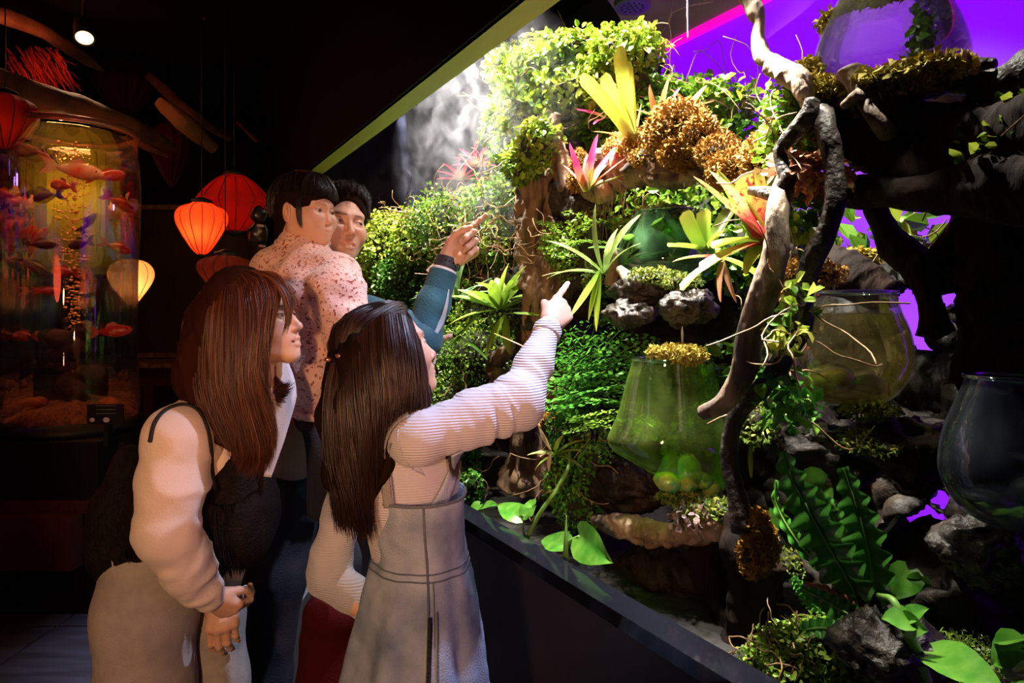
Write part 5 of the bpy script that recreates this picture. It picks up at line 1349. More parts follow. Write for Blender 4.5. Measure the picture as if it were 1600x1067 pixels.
secs = [(gb(648, 766, 1.385), .122, .098), (gb(650, 810, 1.385), .118, .094), (gb(655, 860, 1.385), .112, .092), (gb(655, 930, 1.39), .132, .115), (gb(650, 1030, 1.39), .158, .140), (gb(648, 1150, 1.40), .185, .165)]
dp = loft('dress', girl, secs, m_denim, fold=.075, ff=8, seed=2.2)
def seam(pts, r=.0022, name='seam', m=None): mesh(name, *tube_geo(pts, [r] * len(pts), 4 * len(pts), 6), m or m_seam, girl)
frw = .27
seam([dp(a, .01, .003) for a in np.linspace(0, 6.28, 60)], .0035, 'top_hem')
for fr in (.268, .292): seam([dp(a, fr, .002) for a in np.linspace(0, 6.28, 60)], .0016, 'waist_seam')
a0 = -.15
seam([dp(a0, fr, .002) for fr in np.linspace(.01, .99, 30)], .0022, 'side_seam')
seam([dp(a0 + .10, fr, .002) for fr in np.linspace(.30, .99, 30)], .0014, 'side_seam')
seam([dp(-1.25, fr, .001) for fr in np.linspace(.29, .99, 30)], .0013, 'back_seam')
po = [dp(a0 + .02, fr, .004) for fr in np.linspace(.42, .74, 14)]; seam(po, .0040, 'pocket_opening', m_black)
po = [dp(a0 + .14, fr, .004) for fr in np.linspace(.40, .76, 14)]; seam(po, .0018, 'pocket_hem')
# bib sides rising at the front, straps
def strip(name, pts, w_, nrm, m, th, thick=.003, n=40):
    C = resample(pts, n); Tn = unit(np.gradient(C, axis=0)); nn = np.asarray(nrm, float); nn = np.tile(nn, (n, 1)) if nn.ndim == 1 else resample(nn, n)
    sd = unit(np.cross(Tn, nn)); ww = np.full(n, w_) if np.isscalar(w_) else np.interp(np.linspace(0, 1, n), np.linspace(0, 1, len(w_)), w_)
    cols = np.linspace(-1, 1, 5); V = (C[:, None] + sd[:, None] * (cols[None] * ww[:, None])[..., None]).reshape(-1, 3)
    i = np.arange(n - 1)[:, None] * 5; j = np.arange(4)[None]
    o = mesh(name, V, [np.stack([i + j, i + j + 1, i + 6 + j, i + 5 + j], -1).reshape(-1, 4)], m, th)
    md = o.modifiers.new('thick', 'SOLIDIFY'); md.thickness = thick; md.offset = 0; return o
pp = [surf([top_o], x, y, .005) for x, y in ((676, 802), (690, 778), (701, 752), (709, 728), (713, 705))]
pp = [q_ for q_ in pp if q_[0] is not None]
strip('bib_side', [q_[0] for q_ in pp], np.linspace(.022, .012, 5), [q_[1] for q_ in pp], m_denim, girl)
pp = [surf([top_o], x, y, .005) for x, y in ((608, 792), (604, 760), (602, 725), (604, 695), (612, 672), (624, 658), (640, 650))]
pp = [q_ for q_ in pp if q_[0] is not None]
strip('shoulder_strap', [q_[0] for q_ in pp], .0085, [q_[1] for q_ in pp], m_strapd, girl)
pp = [surf([top_o], x, y, .006) for x, y in ((618, 790), (614, 755), (612, 720), (614, 692))]
seam([q_[0] for q_ in pp if q_[0] is not None], .0012, 'strap_piping')
pp = [surf([top_o], x, y, .002) for x, y in ((628, 655), (622, 680), (628, 705), (642, 728), (662, 742))]
seam([q_[0] for q_ in pp if q_[0] is not None], .0010, 'sleeve_seam', m_rib)
# girl's legs below the frame
def legs(th, hips, m, shoe=True):
    for (a, k, f_), r in hips:
        s = SDF(*bb([a, k, f_], max(r) + .03), .012); s.chain([a, k, f_], r, k=.02); V, Q = s.geo(); mesh('leg', V, [Q], m, th)
        if shoe: mesh('shoe', *ell_geo(np.array([f_[0] + .04, f_[1] + .01, .045]), (.11, .05, .045), 20, 12), m_black, th)
legs(girl, [((gb(630, 1150, 1.36), np.array([-.22, 1.36, .4]), np.array([-.22, 1.36, .07])), [.055, .045, .035]), ((gb(665, 1150, 1.44), np.array([-.18, 1.46, .4]), np.array([-.18, 1.46, .07])), [.055, .045, .035])], m_skin)
# hair
gC = gb(606, 553, 1.385)
V, Q = hair_cap(gW, low=-.03); sgrow = join([(V, [Q])])
s = SDF(*bb([gb(480, 470, 1.4), gb(660, 860, 1.3), gb(600, 860, 1.5)], .03), .005)
s.chain([gb(575, 560, 1.32), gb(580, 640, 1.30), gb(572, 720, 1.29), gb(560, 790, 1.30)], [.055, .060, .045, .022], k=.03)
s.chain([gb(545, 560, 1.36), gb(535, 650, 1.34), gb(540, 740, 1.32), gb(548, 800, 1.32)], [.04, .042, .035, .018], k=.03)
s.chain([gb(625, 560, 1.30), gb(640, 620, 1.31), gb(628, 655, 1.31)], [.036, .034, .022], k=.03)
hv, hq = s.geo(); hv = wrinkle(hv, hq, (1, .3, .05), 60, .006, .08, 2)
Vj, fj = join([(V, [Q]), (hv, [hq])])
mesh('hair_base', Vj, fj, hair_base_m, girl, attrs={'rnd': np.full(len(Vj), .1)})
# scalp strands combed to the back
def back_guides(W, tie, n=9, zs=(-.06, .13), side=1):
    out = []
    for q_ in np.linspace(0, 1, n):
        a = math.radians(-70 + 190 * q_)
        st = np.array([.062 * math.sin(a * .6) * side, .072 * math.cos(a * .5) - .015, .055 + .062 * math.cos(a * .5) * 1.0])
        out.append(st)
    return out
fr_pts = [(.0, .073, .085), (.02, .066, .092), (.042, .055, .085), (.060, .040, .068), (.073, .022, .045), (.079, .008, .020), (.080, .000, -.005)]
fr_l = [(-x, y, z) for x, y, z in fr_pts]
tie = np.array([.035, -.115, .000])
def over(a, b, lift=.012):
    """arc over the skull from a to b in head space"""
    a = np.array(a, float); b = np.array(b, float); c0 = np.array([0, -.014, .030]); out = []
    for t in np.linspace(0, 1, 7):
        p = a * (1 - t) + b * t - c0; R = np.array([.087, .105, .096])
        out.append(c0 + p / np.linalg.norm(p / R) * (1 + .02 * math.sin(math.pi * t)))
    return np.array(out)
gg = [gW(over(p, tie)) for p in (fr_l[::-1][3:] + fr_pts[:5])]
strands('hair_top', gg, 2200, hair_girl, girl, r=.0011, spread=.004, seed=1, trim=(.93, 1.), wav=.001)
# side hair falling past the cheek, loose back hair
def gd(*q_): return [gb(*p) for p in q_]
side = [gW(over(p, (.083, -.03, -.03)))[0:5] for p in fr_pts[1:]]
hang = [gd((655, 535, 1.295), (662, 580, 1.285), (664, 620, 1.285), (668, 652, 1.29)), gd((640, 500, 1.30), (652, 560, 1.268), (655, 610, 1.262), (652, 655, 1.27)),
        gd((622, 490, 1.29), (632, 550, 1.250), (636, 610, 1.245), (630, 662, 1.255)), gd((600, 492, 1.27), (606, 560, 1.242), (612, 620, 1.240), (604, 675, 1.24)),
        gd((575, 510, 1.27), (580, 580, 1.245), (586, 650, 1.238), (582, 720, 1.25), (572, 775, 1.265)), gd((550, 540, 1.28), (556, 620, 1.25), (566, 700, 1.245), (572, 770, 1.255), (580, 832, 1.27)),
        gd((535, 560, 1.29), (532, 640, 1.262), (540, 720, 1.26), (556, 790, 1.265), (566, 845, 1.28)), gd((525, 560, 1.31), (512, 630, 1.29), (518, 720, 1.285), (532, 780, 1.285), (538, 830, 1.29)),
        gd((517, 556, 1.34), (508, 620, 1.32), (508, 700, 1.31), (520, 770, 1.31), (526, 822, 1.31))]
strands('hair_length', hang, 3600, hair_girl, girl, r=.0012, spread=.006, seed=2, trim=(.84, 1.03), wav=.004)
strands('hair_length', [gd((690, 640, 1.36), (700, 700, 1.33), (706, 745, 1.32)), gd((700, 660, 1.37), (712, 710, 1.35), (714, 748, 1.34))], 260, hair_girl, girl, r=.001, spread=.006, seed=3)
for k, (x, y) in enumerate(((530, 556), (541, 553), (512, 562))):
    mesh('hair_clip', *ell_geo(gb(x, y, 1.285 + (.03 if k == 2 else 0)), (.008, .005, .0045), 12, 8, rough=.3, nf=150), mat('clip_metal', (.7, .32, .30), .2, metal=.8), girl, label='small rosy metal hair clip')

# ================= woman with auburn hair =================
m_blouse = mat('cream_blouse', (.74, .62, .55), .75, sheen=.2, bump=.2, bscale=220)
m_white = mat('white_shirt', (.72, .70, .72), .7, bump=.15, bscale=200)
m_jean = mat('light_jeans', (.44, .40, .36), .85, col2=(.36, .33, .31), nscale=30, bump=.5, bscale=420)
wom = thing('person', P(250, 1200, 1.6) * np.array([1, 1, 0]), 'woman with long auburn hair, cream blouse and black lace camisole bending forward', 'person')
wc = P(402, 503, 1.56)
hV, hQ, hc, wW, we = head_geo(wc, (.95, -.12, .20), (-.20, 0, 1), .94, 'woman', mouth=.004, gaze=(0, 1, .15))
WS, WE, WWr = P(276, 682, 1.45), P(258, 832, 1.42), P(322, 930, 1.48)
WS2, WE2, WW2 = P(380, 680, 1.72), P(375, 820, 1.72), P(350, 925, 1.62)
WN = P(358, 625, 1.60); WC = P(335, 700, 1.60); WWa = P(285, 800, 1.62); WH = P(245, 880, 1.62)
hdw = hand_geo(WWr, (.62, .45, -.62), (.6, -.2, .6), True, .80, [(45, 45, 25), (50, 45, 25), (52, 45, 25), (55, 45, 25)], thumb=[(.034, .046, -.014), (.046, .066, -.022), (.048, .085, -.03), (.046, .098, -.034)])
hdw2 = hand_geo(WW2, (.05, -.3, -.9), (-.9, -.1, 0), False, .9, [(30, 30, 15)] * 4)
s = SDF(*bb([WS, WE, WWr, WS2, WE2, WW2, WN, WH], .14), .009)
s.chain([P(385, 580, 1.57), WN, WC, WWa, WH], [.046, .05, .09, .09, .10], k=.04).chain([WN, WS, WE, WWr], [.04, .045, .035, .024], k=.02).chain([WN, WS2, WE2, WW2], [.04, .045, .035, .024], k=.02)
cV, cQ = s.geo()
body_mesh(wom, [(hV, hQ, hc), hdw, hdw2, (cV, cQ, np.tile(SK, (len(cV), 1)))])
eyes_mesh(wom, we)
def b_bl(s):
    s.chain([P(345, 640, 1.60), WC, WWa], [.072, .100, .092], k=.04)
    s.chain([P(315, 655, 1.56), WS, (WS + WE) / 2, WE, (WE + WWr) / 2, WWr], [.062, .060, .062, .052, .042, .032], k=.022)
    s.chain([P(375, 650, 1.66), WS2, WE2, WW2], [.05, .05, .045, .032], k=.03)
blo = cloth('blouse', wom, *bb([WS, WE, WWr, WS2, WE2, WW2, WN, WWa], .14), .0065, b_bl, m_blouse,
      wr=[(unit(WE - WS + .4 * (WN - WS)), 17, .012, .5, 4, near((WS + WE) / 2 + np.array([.05, 0, -.03]), .16)), (unit(WWr - WE), 26, .014, .5, 8, near((WWr * .7 + WE * .3), .12)), ((1, 0, .6), 22, .006, .5, 1, near(WS + np.array([.07, 0, -.02]), .13))])
def b_cam(s):
    s.chain([P(352, 722, 1.60), P(285, 790, 1.60), P(232, 850, 1.60)], [.100, .118, .112], k=.04)
    s.chain([P(205, 720, 1.56), P(185, 800, 1.56), P(178, 850, 1.56)], [.03, .05, .055], k=.03)
    s.ell(P(385, 800, 1.60), (.065, .09, .12), k=.04)
    s.cap(P(330, 640, 1.6), P(335, 700, 1.6), .10, .075, k=.02, op='sub')
m_lace = mat('black_lace', (.006, .005, .006), .75, col2=(.012, .008, .008), nscale=70, spec=.1, bump=.6, bscale=160)
cam_o = cloth('lace_camisole', wom, *bb([WC, WWa, WH, P(400, 800, 1.6)], .15), .007, b_cam, m_lace, wr=[((1, 0, -.3), 26, .010, .3, 3)])
pp = [surf([blo, cam_o], x, y, .003) for x, y in ((236, 690), (242, 664), (254, 646), (272, 636), (292, 634), (310, 644), (322, 668), (328, 700), (332, 735), (336, 765))]
pp = [q_[0] for q_ in pp if q_[0] is not None]
mesh('camisole_strap', *tube_geo(pp, [.0048] * len(pp), 60, 8, flat=.6), m_black, wom)
# sheer frill of the camisole hanging at the front and back
strands('lace_fringe', [[P(320, 790, 1.47), P(318, 850, 1.48), P(330, 905, 1.5)], [P(360, 790, 1.5), P(365, 850, 1.52), P(372, 900, 1.54)], [P(410, 760, 1.55), P(400, 830, 1.56), P(385, 890, 1.58)]], 420, m_lace, wom, r=.0016, spread=.006, seed=8)
strands('lace_fringe', [[P(190, 690, 1.58), P(178, 780, 1.56), P(160, 872, 1.54)], [P(215, 720, 1.52), P(205, 800, 1.5), P(195, 878, 1.48)], [P(240, 760, 1.5), P(235, 820, 1.48), P(240, 872, 1.47)]], 800, m_lace, wom, r=.0022, spread=.007, seed=9)
strip('shirt_front', [P(440, 560, 1.60), P(446, 610, 1.57), P(432, 680, 1.555), P(418, 745, 1.55)], [.012, .026, .020, .008], (.4, -1, .1), m_white, wom)
for nm, pts, rr in (('trouser_leg', [P(240, 885, 1.58), P(228, 960, 1.56), P(226, 1080, 1.56), np.array([-.84, 1.56, .05])], [.104, .100, .100, .105]), ('trouser_leg', [P(290, 890, 1.70), P(326, 960, 1.70), P(334, 1060, 1.70), np.array([-.74, 1.72, .05])], [.09, .084, .080, .09])):
    s = SDF(*bb(pts, .15), .009); s.chain(pts, rr, k=.03); V, Q = s.geo(); V = wrinkle(V, Q, (1, .3, .25), 9, .008, .15, 4)
    mesh(nm, V, [Q], m_jean, wom)
mesh('trouser_seam', *tube_geo([P(176, 872, 1.485), P(180, 930, 1.475), P(186, 1000, 1.467), P(190, 1075, 1.46)], [.003] * 4, 40, 6), m_jean, wom)
for x, y in ((-.80, 1.52), (-.70, 1.68)): mesh('shoe', *ell_geo((x, y, .045), (.12, .05, .045), 20, 12), m_black, wom)
# hair
V, Q = hair_cap(wW, low=-.04, fringe=.02)
s = SDF(*bb([P(280, 430, 1.5), P(470, 760, 1.5), P(400, 760, 1.62)], .03), .0055)
s.chain([P(375, 470, 1.54), P(350, 560, 1.52), P(360, 640, 1.49), P(385, 700, 1.49)], [.075, .075, .06, .022], k=.04)
s.chain([P(330, 500, 1.55), P(315, 590, 1.53), P(330, 650, 1.51)], [.05, .045, .025], k=.04)
s.chain([P(388, 560, 1.52), P(388, 620, 1.48), P(412, 690, 1.48)], [.024, .032, .018], k=.03)
hv, hq = s.geo(); hv = wrinkle(hv, hq, (1, .3, .3), 55, .007, .08, 2)
Vj, fj = join([(V, [Q]), (hv, [hq])])
mesh('hair_base', Vj, fj, hair_base_r, wom, attrs={'rnd': np.full(len(Vj), .08)})
wg = lambda *q_: [P(*p) for p in q_]
wh = [wg((385, 424, 1.50), (418, 430, 1.475), (432, 458, 1.465), (424, 495, 1.46), (408, 530, 1.455), (396, 565, 1.45)),
      wg((378, 424, 1.50), (404, 438, 1.465), (412, 480, 1.450), (400, 530, 1.44), (400, 590, 1.43), (420, 640, 1.45), (430, 690, 1.46)),
      wg((372, 424, 1.51), (390, 450, 1.455), (400, 510, 1.435), (392, 580, 1.425), (408, 650, 1.44), (424, 700, 1.455), (412, 738, 1.46)),
      wg((365, 423, 1.51), (372, 460, 1.45), (374, 530, 1.43), (374, 600, 1.42), (390, 660, 1.43), (402, 710, 1.44), (388, 742, 1.45)),
      wg((360, 424, 1.51), (352, 470, 1.455), (350, 540, 1.44), (352, 610, 1.43), (370, 665, 1.435), (382, 715, 1.44), (372, 735, 1.45)),
      wg((355, 425, 1.52), (332, 475, 1.47), (326, 550, 1.455), (330, 615, 1.44), (348, 665, 1.445), (368, 705, 1.45)),
      wg((350, 428, 1.54), (315, 480, 1.50), (308, 550, 1.49), (312, 615, 1.47), (332, 660, 1.465), (350, 690, 1.465)),
      wg((345, 432, 1.56), (302, 490, 1.54), (298, 560, 1.52), (300, 610, 1.51), (308, 640, 1.50), (318, 660, 1.5)),
      wg((345, 430, 1.60), (296, 490, 1.60), (288, 550, 1.58), (290, 600, 1.56), (298, 630, 1.54), (308, 650, 1.53)), wg((350, 426, 1.62), (306, 470, 1.66), (288, 530, 1.65), (288, 590, 1.62), (294, 620, 1.6), (302, 640, 1.58))]
strands('hair_length', wh, 5200, hair_woman, wom, r=.0012, spread=.0065, seed=4, trim=(.86, 1.02), wav=.004)
strands('fringe', [wg((392, 424, 1.50), (428, 430, 1.48), (450, 452, 1.475), (457, 478, 1.475)), wg((388, 424, 1.49), (424, 436, 1.465), (446, 468, 1.46), (450, 505, 1.462), (441, 528, 1.46)), wg((395, 426, 1.54), (435, 436, 1.53), (456, 455, 1.53), (460, 475, 1.53))], 420, hair_woman, wom, r=.001, spread=.005, seed=5, hi=(.3, 1.))
strands('hair_length', [wg((418, 570, 1.60), (432, 590, 1.57), (448, 602, 1.56), (460, 592, 1.56)), wg((412, 590, 1.6), (426, 612, 1.57), (438, 622, 1.56), (448, 620, 1.56)), wg((405, 600, 1.6), (414, 622, 1.57), (424, 634, 1.56), (430, 636, 1.56))], 500, hair_woman, wom, r=.0011, spread=.007, seed=6)
mesh('earring', *ell_geo(P(408, 556, 1.478), (.0045,) * 3, 12, 8), mat('pearl', (.5, .3, .25), .15, metal=.6), wom)

# ================= man in the teal shirt =================
m_teal = mat('teal_cotton', (.012, .085, .112), .8, sheen=.1, bump=.3, bscale=200, col2=(.007, .055, .078), nscale=18)
m_cream = mat('cream_tee', (.62, .50, .38), .8, bump=.15, bscale=150)
m_navy = mat('navy_trousers', (.010, .010, .020), .8, bump=.3, bscale=200)
man = thing('person', P(440, 1200, 2.1) * np.array([1, 1, 0]), 'man in a teal shirt pointing with one raised hand beside the small child', 'person')
mc = P(528, 354, 2.0)
hV, hQ, hc, mW, mE = head_geo(mc, (.60, -.80, .04), (.12, .0, 1), .98, 'man', mouth=.006, gaze=(-.42, .88, .18), stubble=.45, brow=.95, skin=(.60, .36, .26))
MS, ME, MW = P(575, 500, 1.93), P(660, 528, 1.90), P(698, 410, 1.94)
MS2, ME2 = P(440, 500, 2.05), P(430, 640, 1.98); MW2 = P(500, 660, 1.86)
MN = P(522, 455, 2.02); MC = P(505, 560, 2.05); MH = P(455, 740, 2.08)
pose = [(-12, 8, 8), (62, 88, 50), (70, 90, 50), (76, 90, 45)]
hdm = hand_geo(MW, (.74, .02, .67), (-.62, 0, .5), False, 1.0, [(-22, 12, 6), (62, 92, 55), (72, 92, 50), (78, 90, 45)], thumb=[(.034, .044, -.014), (.040, .074, -.020), (.034, .098, -.022), (.026, .116, -.020)], skin=(.66, .42, .32))
hdm2 = hand_geo(MW2, (.9, -.3, .1), (.1, 0, .9), True, 1., [(30, 30, 20)] * 4)
s = SDF(*bb([MS, ME, MW, MS2, ME2, MW2, MN, MH], .16), .01)
s.chain([P(528, 430, 2.02), MN, MC, MH], [.055, .06, .12, .11], k=.05).chain([MN, MS, ME, MW], [.05, .045, .036, .028], k=.02).chain([MN, MS2, ME2, MW2], [.05, .045, .036, .028], k=.02)
cV, cQ = s.geo()
body_mesh(man, [(hV, hQ, hc), hdm, hdm2, (cV, cQ, np.tile(SK, (len(cV), 1)))])
eyes_mesh(man, mE)
def b_te(s):
    s.chain([P(520, 475, 2.04), MC, MH], [.09, .155, .14], k=.06)
    s.chain([P(545, 485, 2.0), MS, ME], [.06, .055, .056], k=.03)
    s.chain([P(480, 485, 2.05), MS2, ME2, MW2], [.06, .06, .05, .04], k=.04)
    s.cap(MN + Z * .08, MN + Z * .0, .06, .05, k=.02, op='sub')
    s.cap(P(468, 640, 1.93), P(458, 720, 1.93), .055, .075, k=.01, op='sub')
cloth('shirt', man, *bb([MS, ME, MS2, ME2, MW2, MN, MH], .17), .008, b_te, m_teal, wr=[(unit(ME - MS), 14, .014, .4, 2, near((MS + ME) / 2, .13)), (Z, 9, .012, .6, 4, near(MC, .25))])
def b_sl(s): s.chain([ME + (ME - MS) * .0, (ME * .55 + MW * .45), MW - unit(MW - ME) * .045], [.047, .044, .038], k=.02)
slv = cloth('sleeve', man, *bb([ME, MW], .08), .0045, b_sl, m_teal, wr=[(unit(MW - ME), 14, .009, .5, 6, near(ME, .10))])
mw = unit(MW - ME)
mesh('sleeve_cuff', *tube_geo([MW - mw * .085, MW - mw * .030], [.0425, .041], 20, 30), m_teal, man)
mesh('cuff_lining', *tube_geo([MW - mw * .04, MW - mw * .022], [.036, .036], 10, 30), m_white, man)
pp = [surf([slv], x, y, .003) for x, y in ((700, 452), (696, 478), (688, 504), (676, 528))]
pp = [q_ for q_ in pp if q_[0] is not None]
if len(pp) > 1: strip('sleeve_placket', [q_[0] for q_ in pp], [.002, .006, .009, .004], [q_[1] for q_ in pp], mat('grey_lining', (.30, .32, .34), .7), man)
# watch
wt = thing('wristwatch', MW + mw * .012, 'dark blue black smart watch on the pointing man\'s wrist', 'watch')
mesh('watch_strap', *tube_geo([MW - mw * .016, MW + mw * .012], [.0345, .0325], 14, 36), mat('dark_rubber', (.03, .03, .045), .5), wt)
mesh('watch_face', *ell_geo(MW - mw * .002 + np.array([.033, -.006, -.008]), (.008, .017, .016), 20, 12, R=frame_m((0, 1, 0), (0, 0, 1))), mat('watch_glass', (.05, .09, .08), .1, spec=.9), wt)
for a in (-.35, 0, .35):
    d0 = unit(np.cross(mw, [0, 1, 0])); d1 = np.cross(mw, d0); v = math.cos(a + 1.9) * d0 + math.sin(a + 1.9) * d1
    v = v if v[1] < 0 else -v
    mesh('strap_hole', *ell_geo(MW - mw * .002 + v * .0338, (.0022,) * 3, 8, 6), black, wt)
def b_tee(s):
    s.chain([P(475, 620, 1.98), P(458, 700, 1.98)], [.07, .085], k=.03)
cloth('tee_shirt', man, *bb([P(475, 560, 1.98), P(458, 700, 1.98)], .11), .008, b_tee, m_cream, wr=[((1, 0, .4), 8, .01, .5, 3)])
for pts, rr in (([P(440, 750, 2.06), P(420, 900, 2.02), P(410, 1060, 2.05), np.array([-.76, 2.08, .08])], [.13, .098, .075, .07]), ([P(480, 745, 2.16), P(520, 880, 2.22), P(535, 1000, 2.25), np.array([-.55, 2.3, .08])], [.11, .08, .062, .06])):
    s = SDF(*bb(pts, .15), .012); s.chain(pts, rr, k=.04); V, Q = s.geo(); mesh('trouser_leg', wrinkle(V, Q, (.3, 0, 1), 7, .006, .5, 2), [Q], m_navy, man)
for x, y in ((-.72, 2.05), (-.48, 2.27)): mesh('shoe', *ell_geo((x, y, .05), (.13, .055, .05), 20, 12), m_black, man)
V, Q = hair_cap(mW, low=-.01, fringe=.035, R=(.086, .104, .097), ears=True)
mesh('hair_base', V, [Q], hair_base_m, man, attrs={'rnd': np.full(len(V), .1)})
mp_ = [(-.082, -.02, .02), (-.080, .015, .045), (-.070, .040, .072), (-.045, .060, .090), (-.01, .070, .098), (.03, .068, .096), (.06, .05, .08), (.078, .02, .05), (.082, -.02, .02)]
mg = [mW(np.array([(x * .3 + .02, -.04, .128), (x * .7, .6 * y + -.0, .060 + z * .62), (x * 1.02, y * 1.12, z * 1.05 + .014), (x * 1.05, y * 1.14 + .006, z * 1.0 - .012)])) for x, y, z in mp_]
strands('hair_top', mg, 1500, hair_black, man, r=.0013, spread=.006, seed=11, trim=(.8, 1.))
strands('hair_top', cap_guides(mW, range(60, 320, 20), R=(.090, .108, .100), pmax=lambda a: 74 if 60 < a < 110 or 250 < a < 300 else 100), 1200, hair_black, man, r=.0013, spread=.005, seed=12, trim=(.9, 1.))

# ================= toddler =================
m_jack = mat('speckled_jacket', (.82, .52, .42), .95, col2=(.34, .07, .05), nscale=120, contrast=(.57, .61), bump=.5, bscale=120, sheen=.3)
tod = thing('person', P(490, 655, 1.78), 'small child in a speckled salmon jacket carried on the man\'s arm', 'person')
tcn = P(477, 333, 1.84)
hV, hQ, hc, tW, tE = head_geo(tcn, (.92, -.38, -.02), (.02, 0, 1), .84, 'toddler', mouth=.0025, gaze=(-.1, 1, .0), skin=(.68, .42, .29), lip=(.55, .2, .16), brow=.45)
TS, TEl, TH = P(528, 455, 1.73), P(552, 540, 1.70), P(672, 550, 1.93)
tN = P(478, 400, 1.86); tC = P(482, 480, 1.80); tB = P(488, 620, 1.78)
hdt = hand_geo(P(674, 546, 1.95), (.10, .1, .95), (.95, -.1, .1), True, .70, [(8, 12, 8), (16, 20, 12), (24, 25, 12), (30, 25, 12)], thumb=[(.034, .040, -.012), (.055, .052, -.016), (.072, .060, -.018), (.088, .066, -.018)], spread=.15, skin=(.68, .42, .30))
s = SDF(*bb([tN, tC, tB, TS, TEl, TH], .12), .009)
s.chain([tN, tC, tB], [.04, .08, .07], k=.04).chain([tN, TS, TEl, TH], [.035, .035, .028, .018], k=.02)
cV, cQ = s.geo()
body_mesh(tod, [(hV, hQ, hc), hdt, (cV, cQ, np.tile(SK, (len(cV), 1)))])
eyes_mesh(tod, tE)
mesh('wrist_band', *tube_geo([P(674, 540, 1.95), P(674, 546, 1.95)], [.021, .021], 6, 20), m_black, tod)
def b_ja(s):
    s.cap(P(472, 388, 1.85), P(476, 420, 1.84), .066, .075, k=.03)
    s.cap(P(432, 425, 1.84), P(528, 430, 1.80), .062, .058, k=.03)
    s.chain([P(478, 425, 1.83), tC, P(486, 560, 1.78), tB], [.075, .108, .090, .062], k=.04)
    s.cap(P(428, 425, 1.84), P(445, 520, 1.82), .052, .045, k=.04)
    s.chain([P(515, 435, 1.78), TS, TEl, P(600, 560, 1.74)], [.060, .056, .046, .04], k=.03)
    s.ell(P(486, 626, 1.78), (.056, .056, .040), k=.02)
cloth('jacket', tod, *bb([tC, tB, TS, TEl, P(600, 560, 1.74), P(420, 425, 1.84), tN], .13), .0055, b_ja, m_jack,
      wr=[((.5, 0, 1), 18, .022, .5, 3, near(P(515, 480, 1.7), .11)), ((.9, 0, .4), 14, .018, .5, 5, near(P(450, 470, 1.7), .14)), ((.2, 0, 1), 16, .020, .4, 6, near(P(486, 600, 1.7), .12))])
ck = P(473, 380, 1.85)
mesh('collar', *tube_geo([ck + np.array([.062 * math.cos(a), .062 * math.sin(a), .006 * math.sin(a)]) for a in np.linspace(0, 6.2, 22)], [.012] * 22, 66, 10), m_jack, tod)
mesh('jacket_hem', *tube_geo([P(452, 640, 1.725), P(470, 650, 1.705), P(492, 653, 1.702), P(515, 648, 1.72)], [.010] * 4, 30, 10), m_jack, tod)

for x in (494, 522):
    mesh('leg', *tube_geo([P(x, 630, 1.80), P(x + 15, 700, 1.74), P(x + 10, 800, 1.80)], [.055, .05, .04], 30, 16), m_navy, tod)
V, Q = hair_cap(tW, low=-.05, fringe=.005, R=(.086, .104, .095), ears=True)
s = SDF((-.11, -.15, -.13), (.11, .13, .15), .004)
s.ell((-.06, -.085, .075), (.032, .032, .028)); v2, q2 = s.geo(); v2 = tW(v2)
mesh('hair_base', *join([(V, [Q]), (v2, [q2])]), hair_base_m, tod, attrs={'rnd': np.full(len(V) + len(v2), .1)})
tp = [(-.06, .060, .030), (-.04, .078, .026), (-.015, .086, .024), (.012, .086, .026), (.038, .080, .028), (.060, .062, .030), (.070, .042, .012)]
tg = [tW(np.array([(x * .25 + .01, -.02, .132), (x * .6, .05, .118), (x * .95, y * 1.05, .080), (x * 1.06, y * 1.12 + .004, z + .014)])) for x, y, z in tp]
strands('fringe', tg, 900, hair_black, tod, r=.0012, spread=.004, seed=21, trim=(.88, 1.))
strands('hair_top', cap_guides(tW, range(50, 312, 18), R=(.090, .108, .099), pmax=lambda a: 76 if 62 < a < 118 else 92 if a < 80 else 115), 1500, hair_black, tod, r=.0012, spread=.005, seed=22, trim=(.9, 1.))
strands('side_lock', [tW([(.072, .045, .035), (.078, .046, .0), (.074, .046, -.040), (.070, .046, -.065)]), tW([(.080, .030, .030), (.083, .034, .0), (.080, .036, -.03), (.078, .036, -.045)])], 60, hair_black, tod, r=.001, spread=.002, seed=23)
# pigtail with two hair ties
for (x, y), r in (((404, 335), (.022, .022, .024)), ((402, 365), (.026, .024, .034))):
    mesh('pigtail', *ell_geo(P(x, y, 1.93), r, 24, 16, rough=.3, nf=60), hair_black, tod, attrs=None)
for x, y in ((407, 352), (410, 384)): mesh('hair_tie', *tube_geo([P(x - 5, y, 1.91), P(x + 5, y + 1, 1.91)], [.004, .004], 8, 8), mat('hair_tie', (.3, .2, .2), .5), tod)

# dark red bag stands in for a person hidden behind the girl
figure = thing('hidden_figure', np.array([-.42, 1.62, 0]), 'plain dark red cloth bag standing in for a hidden person behind the girl in the denim dress', 'figure')
m_red = mat('dark_red_cloth', (.055, .004, .005), .95, spec=.1, bump=.4, bscale=250)
s = SDF(*bb([P(515, 930, 1.62), P(520, 1250, 1.62)], .2), .010)
s.chain([P(520, 1000, 1.63), P(520, 1080, 1.63), P(522, 1200, 1.63)], [.078, .080, .085], k=.04)
s.ell(P(525, 955, 1.60), (.075, .07, .05), k=.05)
V, Q = s.geo(); mesh('figure_cloth', V, [Q], m_red, figure)
mesh('cloth_strap', *tube_geo([P(480, 950, 1.60), P(515, 900, 1.62), P(560, 930, 1.60)], [.006] * 3, 30, 8), m_red, figure)
